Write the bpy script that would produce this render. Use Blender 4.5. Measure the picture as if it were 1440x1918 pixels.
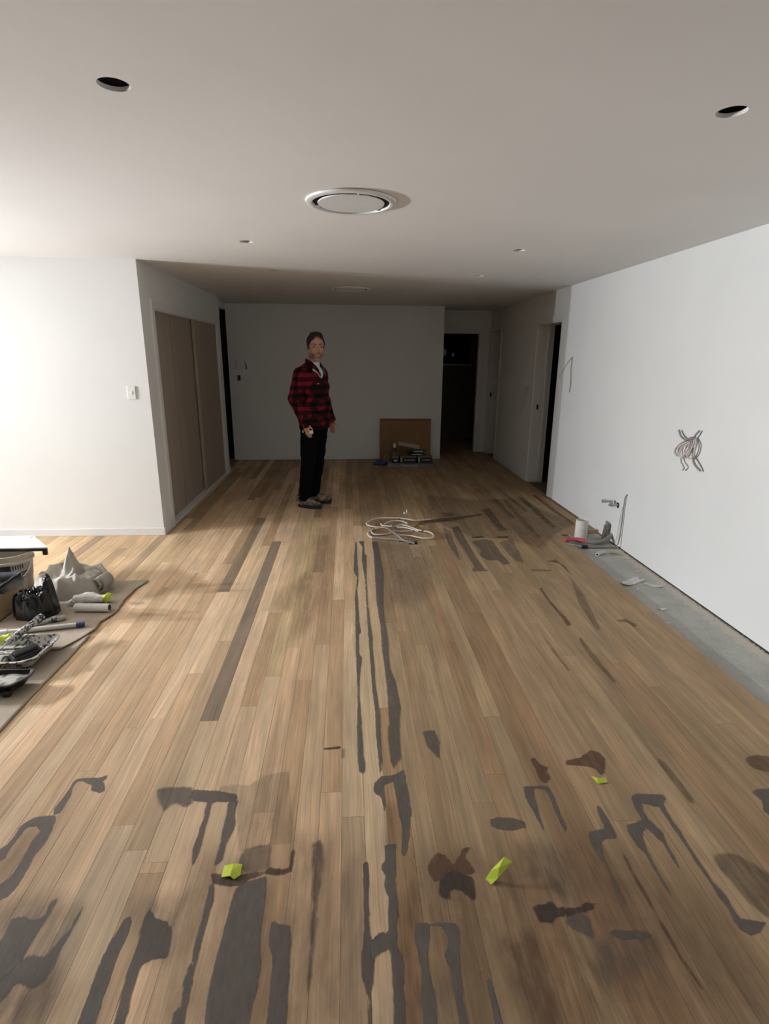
import bpy, bmesh, math, random
import numpy as np
from mathutils import Vector, Matrix, noise as mnoise
from mathutils.geometry import tessellate_polygon

random.seed(7)
for o in list(bpy.data.objects):
    bpy.data.objects.remove(o)
SC = bpy.context.scene
COL = SC.collection

# ------------------------------------------------------------------ camera
CAM_H = 1.6386
cam_data = bpy.data.cameras.new('camera')
cam = bpy.data.objects.new('camera', cam_data)
COL.objects.link(cam)
SC.camera = cam
cam_data.sensor_fit = 'VERTICAL'
cam_data.sensor_height = 36.0
cam_data.lens = 36.0 * 1029.03 / 1918.0
cam_data.clip_start = 0.05
_p, _y, _r = 0.2756, 0.0675, 0.0080
_f = Vector((math.sin(_y) * math.cos(_p), math.cos(_y) * math.cos(_p), -math.sin(_p)))
_rt = Vector((math.cos(_y), -math.sin(_y), 0))
_up = _rt.cross(_f)
_rt2 = math.cos(_r) * _rt + math.sin(_r) * _up
_up2 = -math.sin(_r) * _rt + math.cos(_r) * _up
_m = Matrix((_rt2, _up2, -_f)).transposed().to_4x4()
_m.translation = (0, 0, CAM_H)
cam.matrix_world = _m

# ------------------------------------------------------------------ world, exposure
world = bpy.data.worlds.new('night')
SC.world = world
world.use_nodes = True
world.node_tree.nodes['Background'].inputs[0].default_value = (0.010, 0.013, 0.020, 1)
world.node_tree.nodes['Background'].inputs[1].default_value = 0.2
SC.view_settings.view_transform = 'Standard'
SC.view_settings.look = 'None'
SC.view_settings.gamma = 1
SC.view_settings.use_curve_mapping = False
SC.view_settings.exposure = 0.0
SC.cycles.transparent_max_bounces = 40   # many thin stains overlap on the boards

# the site lamp: a twin head work light on a tripod, out of view in the alcove
LAMP = (-5.641, 3.783)          # its place on the floor
LAMP_Z = 1.30
LAMP_WATTS = 214.0            # each head
LAMP_COLOR = (0.93, 0.985, 1.06)
LAMP_AIM = Vector((0.9925, -0.122, 0.10)).normalized()
LAMP_SEP = 0.40
HEADS = []
_side = Vector((-.31, .95, 0)).normalized()
for s in (-1, 1):
    ld = bpy.data.lights.new('work_light_beam', 'AREA')
    ld.shape = 'RECTANGLE'
    ld.size = 0.085
    ld.size_y = 0.075
    ld.energy = LAMP_WATTS
    ld.color = LAMP_COLOR
    lo = bpy.data.objects.new('work_light_beam', ld)
    COL.objects.link(lo)
    c = Vector((LAMP[0], LAMP[1], LAMP_Z)) + _side * (s * LAMP_SEP / 2)
    HEADS.append((c, lo))
    lo.location = c + LAMP_AIM * 0.052
    lo.rotation_euler = LAMP_AIM.to_track_quat('-Z', 'Y').to_euler()

# ------------------------------------------------------------------ materials
def mat_base(name):
    m = bpy.data.materials.new(name)
    m.use_nodes = True
    nt = m.node_tree
    return m, nt, nt.nodes['Principled BSDF']

def N(nt, t, **kw):
    n = nt.nodes.new(t)
    for k, v in kw.items():
        setattr(n, k, v)
    return n

def L(nt, a, b):
    nt.links.new(a, b)

def noise_node(nt, vec, scale, detail=4, rough=.55, dim='3D'):
    n = N(nt, 'ShaderNodeTexNoise')
    n.inputs['Scale'].default_value = scale
    n.inputs['Detail'].default_value = detail
    n.inputs['Roughness'].default_value = rough
    if vec is not None:
        L(nt, vec, n.inputs['Vector'])
    return n.outputs['Fac']

def math_node(nt, op, a, b=None, c=None, clamp=False):
    n = N(nt, 'ShaderNodeMath', operation=op, use_clamp=clamp)
    for i, v in enumerate((a, b, c)):
        if v is None:
            continue
        if isinstance(v, (int, float)):
            n.inputs[i].default_value = v
        else:
            L(nt, v, n.inputs[i])
    return n.outputs[0]

def maprange(nt, v, a, b, c, d, smooth=False):
    n = N(nt, 'ShaderNodeMapRange')
    if smooth:
        n.interpolation_type = 'SMOOTHSTEP'
    L(nt, v, n.inputs[0])
    for i, x in enumerate((a, b, c, d)):
        n.inputs[i + 1].default_value = x
    return n.outputs[0]

def mix_col(nt, fac, a, b, mode='MIX'):
    n = N(nt, 'ShaderNodeMix', data_type='RGBA', blend_type=mode)
    for sock, v in ((n.inputs[0], fac), (n.inputs[6], a), (n.inputs[7], b)):
        if isinstance(v, (int, float)):
            sock.default_value = v
        elif isinstance(v, tuple):
            sock.default_value = (v[0], v[1], v[2], 1)
        else:
            L(nt, v, sock)
    return n.outputs[2]

def mapping(nt, vec, scale=(1, 1, 1), loc=(0, 0, 0), rot=(0, 0, 0)):
    n = N(nt, 'ShaderNodeMapping')
    L(nt, vec, n.inputs[0])
    n.inputs['Scale'].default_value = scale
    n.inputs['Location'].default_value = loc
    n.inputs['Rotation'].default_value = rot
    return n.outputs[0]

def bump(nt, bsdf, h, strength, dist=.002):
    b = N(nt, 'ShaderNodeBump')
    b.inputs['Strength'].default_value = strength
    b.inputs['Distance'].default_value = dist
    L(nt, h, b.inputs['Height'])
    L(nt, b.outputs[0], bsdf.inputs['Normal'])

def position(nt):
    return N(nt, 'ShaderNodeNewGeometry').outputs['Position']

def objcoord(nt):
    return N(nt, 'ShaderNodeTexCoord').outputs['Object']

def simple(name, col, rough=.6, metal=0.0, var=.12, scale=12.0, bump_s=0.0, bump_scale=60.0, spec=.5, stretch=(1, 1, 1)):
    m, nt, b = mat_base(name)
    v = mapping(nt, objcoord(nt), stretch)
    n = noise_node(nt, v, scale)
    f = maprange(nt, n, .3, .7, 1 - var, 1 + var)
    hs = N(nt, 'ShaderNodeHueSaturation')
    hs.inputs['Color'].default_value = (*col, 1)
    L(nt, f, hs.inputs['Value'])
    L(nt, hs.outputs[0], b.inputs['Base Color'])
    b.inputs['Roughness'].default_value = rough
    b.inputs['Metallic'].default_value = metal
    b.inputs['Specular IOR Level'].default_value = spec
    if bump_s:
        bump(nt, b, noise_node(nt, v, bump_scale, 3), bump_s)
    return m

def speckled(name, col, spot, rough=.5, scale=60.0, thr=.56, width=.04, scale2=9.0):
    """paint spattered surface: spots of one colour on another"""
    m, nt, b = mat_base(name)
    v = objcoord(nt)
    a = noise_node(nt, v, scale, 3, .6)
    c = noise_node(nt, v, scale2, 2, .5)
    s = math_node(nt, 'ADD', a, math_node(nt, 'MULTIPLY', math_node(nt, 'SUBTRACT', c, .5), .6))
    f = maprange(nt, s, thr - width, thr + width, 0, 1)
    L(nt, mix_col(nt, f, col, spot), b.inputs['Base Color'])
    b.inputs['Roughness'].default_value = rough
    return m

def wall_material(name, col, rough=.75):
    m, nt, b = mat_base(name)
    p = position(nt)
    n = noise_node(nt, p, 1.3, 3)
    f = maprange(nt, n, .3, .7, .975, 1.02)
    hs = N(nt, 'ShaderNodeHueSaturation')
    hs.inputs['Color'].default_value = (*col, 1)
    L(nt, f, hs.inputs['Value'])
    L(nt, hs.outputs[0], b.inputs['Base Color'])
    b.inputs['Roughness'].default_value = rough
    b.inputs['Specular IOR Level'].default_value = .25
    bump(nt, b, noise_node(nt, p, 220, 2), .06, .001)
    return m

M = {}
M['wall'] = wall_material('painted_plasterboard', (.79, .79, .765))
M['ceiling'] = wall_material('ceiling_paint', (.80, .785, .76), .85)
M['trim'] = simple('trim_gloss_white', (.76, .75, .73), .4, var=.03, scale=3)
M['primer'] = simple('door_board_tan', (.38, .315, .25), .7, var=.06, scale=1.5, stretch=(1, 4, .3))
M['plastic_white'] = simple('white_plastic', (.80, .80, .78), .35, var=.02)
M['plastic_black'] = simple('black_plastic', (.012, .012, .013), .35, var=.2)
M['dark_metal'] = simple('dark_metal', (.03, .03, .032), .4, .6)
M['steel'] = simple('brushed_steel', (.55, .54, .52), .35, 1.0)
M['dim_wall'] = simple('shaded_room_wall', (.16, .14, .12), .8)  # walls of the unlit rooms, their shade put into the colour
M['passage_shade'] = simple('shaded_passage_wall', (.015, .014, .013), .9)  # near-black colour paints in the darkness of the unlit passage
M['void'] = simple('dark_void', (.02, .018, .016), .9)

def wood_material():
    m, nt, b = mat_base('sanded_hardwood')
    oi = N(nt, 'ShaderNodeObjectInfo')
    p = position(nt)
    off = N(nt, 'ShaderNodeCombineXYZ')
    L(nt, math_node(nt, 'MULTIPLY', oi.outputs['Random'], 37.0), off.inputs[0])
    L(nt, math_node(nt, 'MULTIPLY', oi.outputs['Random'], 91.0), off.inputs[1])
    va = N(nt, 'ShaderNodeVectorMath', operation='ADD')
    L(nt, p, va.inputs[0]); L(nt, off.outputs[0], va.inputs[1])
    v = va.outputs[0]
    warp = noise_node(nt, mapping(nt, v, (7, 1.6, 1)), 1.0, 2)
    wv = N(nt, 'ShaderNodeCombineXYZ')
    L(nt, math_node(nt, 'MULTIPLY', warp, .045), wv.inputs[0])
    vb = N(nt, 'ShaderNodeVectorMath', operation='ADD')
    L(nt, v, vb.inputs[0]); L(nt, wv.outputs[0], vb.inputs[1])
    fine = noise_node(nt, mapping(nt, vb.outputs[0], (150, 3.2, 1)), 1.0, 4, .62)
    band = noise_node(nt, mapping(nt, vb.outputs[0], (36, .9, 1)), 1.0, 3, .5)
    blot = noise_node(nt, mapping(nt, v, (7, 1.5, 1)), 1.0, 3, .55)
    dirt = noise_node(nt, mapping(nt, p, (2.2, 1.1, 1)), 1.0, 4, .6)
    k = math_node(nt, 'MULTIPLY', maprange(nt, fine, .25, .75, .76, 1.20), maprange(nt, band, .3, .7, .86, 1.12))
    k = math_node(nt, 'MULTIPLY', k, maprange(nt, blot, .3, .7, .84, 1.14))
    k = math_node(nt, 'MULTIPLY', k, maprange(nt, dirt, .3, .72, 1.08, .82))
    # dark gum veins and speckles
    vein = noise_node(nt, mapping(nt, vb.outputs[0], (70, 2.2, 1), (4, 9, 0)), 1.0, 5, .7)
    vk = maprange(nt, vein, .63, .74, 1.0, .62)
    k = math_node(nt, 'MULTIPLY', k, vk)
    col = mix_col(nt, 1.0, oi.outputs['Color'], (1, 1, 1), 'MULTIPLY')
    red = mix_col(nt, maprange(nt, blot, .45, .75, 0, .30), col, mix_col(nt, 1.0, col, (1.03, .88, .80), 'MULTIPLY'))
    hs = N(nt, 'ShaderNodeHueSaturation')
    L(nt, red, hs.inputs['Color']); L(nt, k, hs.inputs['Value'])
    L(nt, hs.outputs[0], b.inputs['Base Color'])
    b.inputs['Roughness'].default_value = .62
    b.inputs['Specular IOR Level'].default_value = .22
    bump(nt, b, fine, .25, .0008)
    return m
M['wood'] = wood_material()

def concrete_material():
    m, nt, b = mat_base('bare_concrete')
    p = position(nt)
    a = noise_node(nt, p, 5, 5, .6)
    c = noise_node(nt, p, 55, 4, .6)
    d = noise_node(nt, p, 17, 4, .65)
    col = mix_col(nt, maprange(nt, a, .3, .7, 0, 1), (.40, .40, .365), (.53, .52, .47))
    # a strip of pale plaster dust and brown dirt along the wall side, ragged by noise
    sx = N(nt, 'ShaderNodeSeparateXYZ'); L(nt, p, sx.inputs[0])
    e = math_node(nt, 'ADD', sx.outputs[0], math_node(nt, 'MULTIPLY', math_node(nt, 'SUBTRACT', d, .5), .16))
    col = mix_col(nt, maprange(nt, e, 2.345, 2.385, 0, .75), col, (.64, .57, .49))
    e2 = math_node(nt, 'ADD', sx.outputs[0], math_node(nt, 'MULTIPLY', math_node(nt, 'SUBTRACT', c, .5), .10))
    col = mix_col(nt, maprange(nt, e2, 2.435, 2.452, 0, .85), col, (.10, .06, .04))
    sp = maprange(nt, c, .66, .70, 0, .8)
    col = mix_col(nt, sp, col, (.08, .06, .05))
    hs = N(nt, 'ShaderNodeHueSaturation')
    L(nt, col, hs.inputs['Color']); L(nt, maprange(nt, c, .3, .7, .9, 1.08), hs.inputs['Value'])
    L(nt, hs.outputs[0], b.inputs['Base Color'])
    b.inputs['Roughness'].default_value = .9
    bump(nt, b, c, .3, .002)
    return m
M['concrete'] = concrete_material()

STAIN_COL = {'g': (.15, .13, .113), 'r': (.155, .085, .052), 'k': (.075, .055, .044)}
_stain_cache = {}
def stain_material(kind, alpha, soft):
    key = (kind, alpha, soft)
    if key in _stain_cache:
        return _stain_cache[key]
    m, nt, b = mat_base({'g': 'grey_floor_filler', 'r': 'brown_stain_tint', 'k': 'dark_grime'}[kind])
    p = position(nt)
    at = N(nt, 'ShaderNodeAttribute', attribute_name='inside')
    g1 = noise_node(nt, mapping(nt, p, (110, 20, 1)), 1.0, 5, .75)
    g2 = noise_node(nt, mapping(nt, p, (34, 10, 1), (3, 1, 0)), 1.0, 3, .6)
    amp = .013 + soft * .8 if soft < .02 else soft
    d = math_node(nt, 'ADD', at.outputs['Fac'], math_node(nt, 'MULTIPLY', math_node(nt, 'SUBTRACT', g1, .5), amp))
    d = math_node(nt, 'ADD', d, math_node(nt, 'MULTIPLY', math_node(nt, 'SUBTRACT', g2, .5), amp * .35))
    d = math_node(nt, 'ADD', d, .0006)
    hard = max(soft * .55, .0011) if soft < .02 else soft * 1.7
    a = maprange(nt, d, -hard, hard, 0, 1, True)
    mot = maprange(nt, g2, .35, .65, alpha * (.80 if alpha > .5 else .55), alpha)
    a = math_node(nt, 'MULTIPLY', a, mot, clamp=True)
    L(nt, a, b.inputs['Alpha'])
    c = STAIN_COL[kind]
    hs = N(nt, 'ShaderNodeHueSaturation')
    hs.inputs['Color'].default_value = (*c, 1)
    L(nt, maprange(nt, g1, .3, .7, .8, 1.2), hs.inputs['Value'])
    L(nt, hs.outputs[0], b.inputs['Base Color'])
    b.inputs['Roughness'].default_value = .6
    b.inputs['Specular IOR Level'].default_value = .3
    _stain_cache[key] = m
    return m

# ------------------------------------------------------------------ mesh helpers
def link(name, me, mat=None, parent=None):
    o = bpy.data.objects.new(name, me)
    COL.objects.link(o)
    if mat is not None and me is not None:
        for mm in (mat if isinstance(mat, (list, tuple)) else [mat]):
            me.materials.append(mm)
    if parent is not None:
        o.parent = parent
    return o

def from_bm(name, bm, mat=None, parent=None, smooth=False):
    bmesh.ops.recalc_face_normals(bm, faces=bm.faces)
    me = bpy.data.meshes.new(name)
    bm.to_mesh(me)
    bm.free()
    if smooth:
        for p in me.polygons:
            p.use_smooth = True
    return link(name, me, mat, parent)

def thing(name, label, cat, loc=(0, 0, 0), rotz=0.0, group=None):
    o = bpy.data.objects.new(name, None)
    COL.objects.link(o)
    o.empty_display_size = .05
    o.location = loc
    o.rotation_euler = (0, 0, rotz)
    return tag(o, label, cat, group)

def tag(o, label, cat, group=None):
    o['label'] = label
    o['category'] = cat
    if group:
        o['group'] = group
    return o

def struct(o):
    o['kind'] = 'structure'
    return o

def bbox(bm, x0, x1, y0, y1, z0, z1, bevel=0.0):
    n0 = len(bm.verts)
    vs = [bm.verts.new((x, y, z)) for x in (x0, x1) for y in (y0, y1) for z in (z0, z1)]
    idx = [(0, 1, 3, 2), (4, 6, 7, 5), (0, 4, 5, 1), (2, 3, 7, 6), (0, 2, 6, 4), (1, 5, 7, 3)]
    fs = [bm.faces.new([vs[i] for i in f]) for f in idx]
    if bevel:
        es = list({e for f in fs for e in f.edges})
        bmesh.ops.bevel(bm, geom=es, offset=bevel, segments=2, affect='EDGES', profile=.5)
    return vs

def boxes(name, lst, mat, parent=None, bevel=0.0):
    bm = bmesh.new()
    for b in lst:
        bbox(bm, *b, bevel=bevel)
    return from_bm(name, bm, mat, parent)

def lathe_bm(bm, prof, seg=32, loc=(0, 0, 0), cap=True):
    rings = []
    for r, z in prof:
        rings.append([bm.verts.new((loc[0] + r * math.cos(2 * math.pi * i / seg), loc[1] + r * math.sin(2 * math.pi * i / seg), loc[2] + z)) for i in range(seg)])
    for a, b in zip(rings, rings[1:]):
        for i in range(seg):
            bm.faces.new((a[i], a[(i + 1) % seg], b[(i + 1) % seg], b[i]))
    if cap:
        bm.faces.new(rings[0][::-1])
        bm.faces.new(rings[-1])

def lathe(name, prof, mat, parent=None, seg=32, loc=(0, 0, 0), cap=True, smooth=True):
    bm = bmesh.new()
    lathe_bm(bm, prof, seg, loc, cap)
    o = from_bm(name, bm, mat, parent, smooth)
    if smooth:
        sharp(o)
    return o

def sharp(o, ang=40):
    try:
        o.data.set_sharp_from_angle(angle=math.radians(ang))
    except Exception:
        pass

def spline(pts, n=8):
    """Catmull-Rom through pts"""
    P = [Vector(p) for p in pts]
    out = []
    for i in range(len(P) - 1):
        p0 = P[max(i - 1, 0)]; p1 = P[i]; p2 = P[i + 1]; p3 = P[min(i + 2, len(P) - 1)]
        for k in range(n):
            t = k / n
            out.append(.5 * ((2 * p1) + (p2 - p0) * t + (2 * p0 - 5 * p1 + 4 * p2 - p3) * t * t + (3 * p1 - p0 - 3 * p2 + p3) * t ** 3))
    out.append(P[-1])
    return out

def tube_bm(bm, pts, r, seg=10, r2=None, flat=1.0):
    P = [Vector(p) for p in pts]
    n = len(P)
    t0 = (P[1] - P[0]).normalized()
    up = Vector((0, 0, 1)) if abs(t0.z) < .9 else Vector((1, 0, 0))
    nrm = (up - t0 * up.dot(t0)).normalized()
    rings = []
    for i in range(n):
        t = (P[min(i + 1, n - 1)] - P[max(i - 1, 0)]).normalized()
        nrm = (nrm - t * nrm.dot(t)).normalized()
        bi = t.cross(nrm)
        rr = r if r2 is None else r + (r2 - r) * i / (n - 1)
        if callable(r):
            rr = r(i / (n - 1))
        rings.append([bm.verts.new(P[i] + (nrm * (math.cos(2 * math.pi * k / seg) * flat) + bi * math.sin(2 * math.pi * k / seg)) * rr) for k in range(seg)])
    for a, b in zip(rings, rings[1:]):
        for k in range(seg):
            bm.faces.new((a[k], a[(k + 1) % seg], b[(k + 1) % seg], b[k]))
    bm.faces.new(rings[0][::-1])
    bm.faces.new(rings[-1])

def tube(name, pts, r, mat, parent=None, seg=10, r2=None, smooth=True, flat=1.0):
    bm = bmesh.new()
    tube_bm(bm, pts, r, seg, r2, flat)
    o = from_bm(name, bm, mat, parent, smooth)
    sharp(o, 60)
    return o

def ellipsoid_bm(bm, c, r, rot=None, u=16, v=10):
    m = Matrix.Translation(c) @ (rot.to_4x4() if rot is not None else Matrix()) @ Matrix.Diagonal((*r, 1))
    bmesh.ops.create_uvsphere(bm, u_segments=u, v_segments=v, radius=1.0, matrix=m)

def capsule_bm(bm, a, ra, b, rb, seg=14):
    a, b = Vector(a), Vector(b)
    tube_bm(bm, [a, a.lerp(b, .5), b], ra, seg, rb)
    bmesh.ops.create_uvsphere(bm, u_segments=seg, v_segments=8, radius=ra, matrix=Matrix.Translation(a))
    bmesh.ops.create_uvsphere(bm, u_segments=seg, v_segments=8, radius=rb, matrix=Matrix.Translation(b))

def blob(name, bm, voxel, smooth_it, mat, parent=None, cut=None, post=None):
    """merge overlapping shapes into one continuous surface"""
    bmesh.ops.recalc_face_normals(bm, faces=bm.faces)
    me = bpy.data.meshes.new(name)
    bm.to_mesh(me); bm.free()
    o = bpy.data.objects.new(name, me)
    COL.objects.link(o)
    md = o.modifiers.new('r', 'REMESH'); md.mode = 'VOXEL'; md.voxel_size = voxel
    if smooth_it:
        sm = o.modifiers.new('s', 'SMOOTH'); sm.factor = .5; sm.iterations = smooth_it
    dg = bpy.context.evaluated_depsgraph_get()
    ev = o.evaluated_get(dg)
    me2 = bpy.data.meshes.new_from_object(ev)
    bpy.data.objects.remove(o)
    bpy.data.meshes.remove(me)
    bm = bmesh.new(); bm.from_mesh(me2)
    bpy.data.meshes.remove(me2)
    if cut:
        for co, no in cut:
            bmesh.ops.bisect_plane(bm, geom=bm.verts[:] + bm.edges[:] + bm.faces[:], plane_co=co, plane_no=no, clear_outer=True)
    if post:
        for v in bm.verts:
            post(v)
    return from_bm(name, bm, mat, parent, True)

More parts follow.
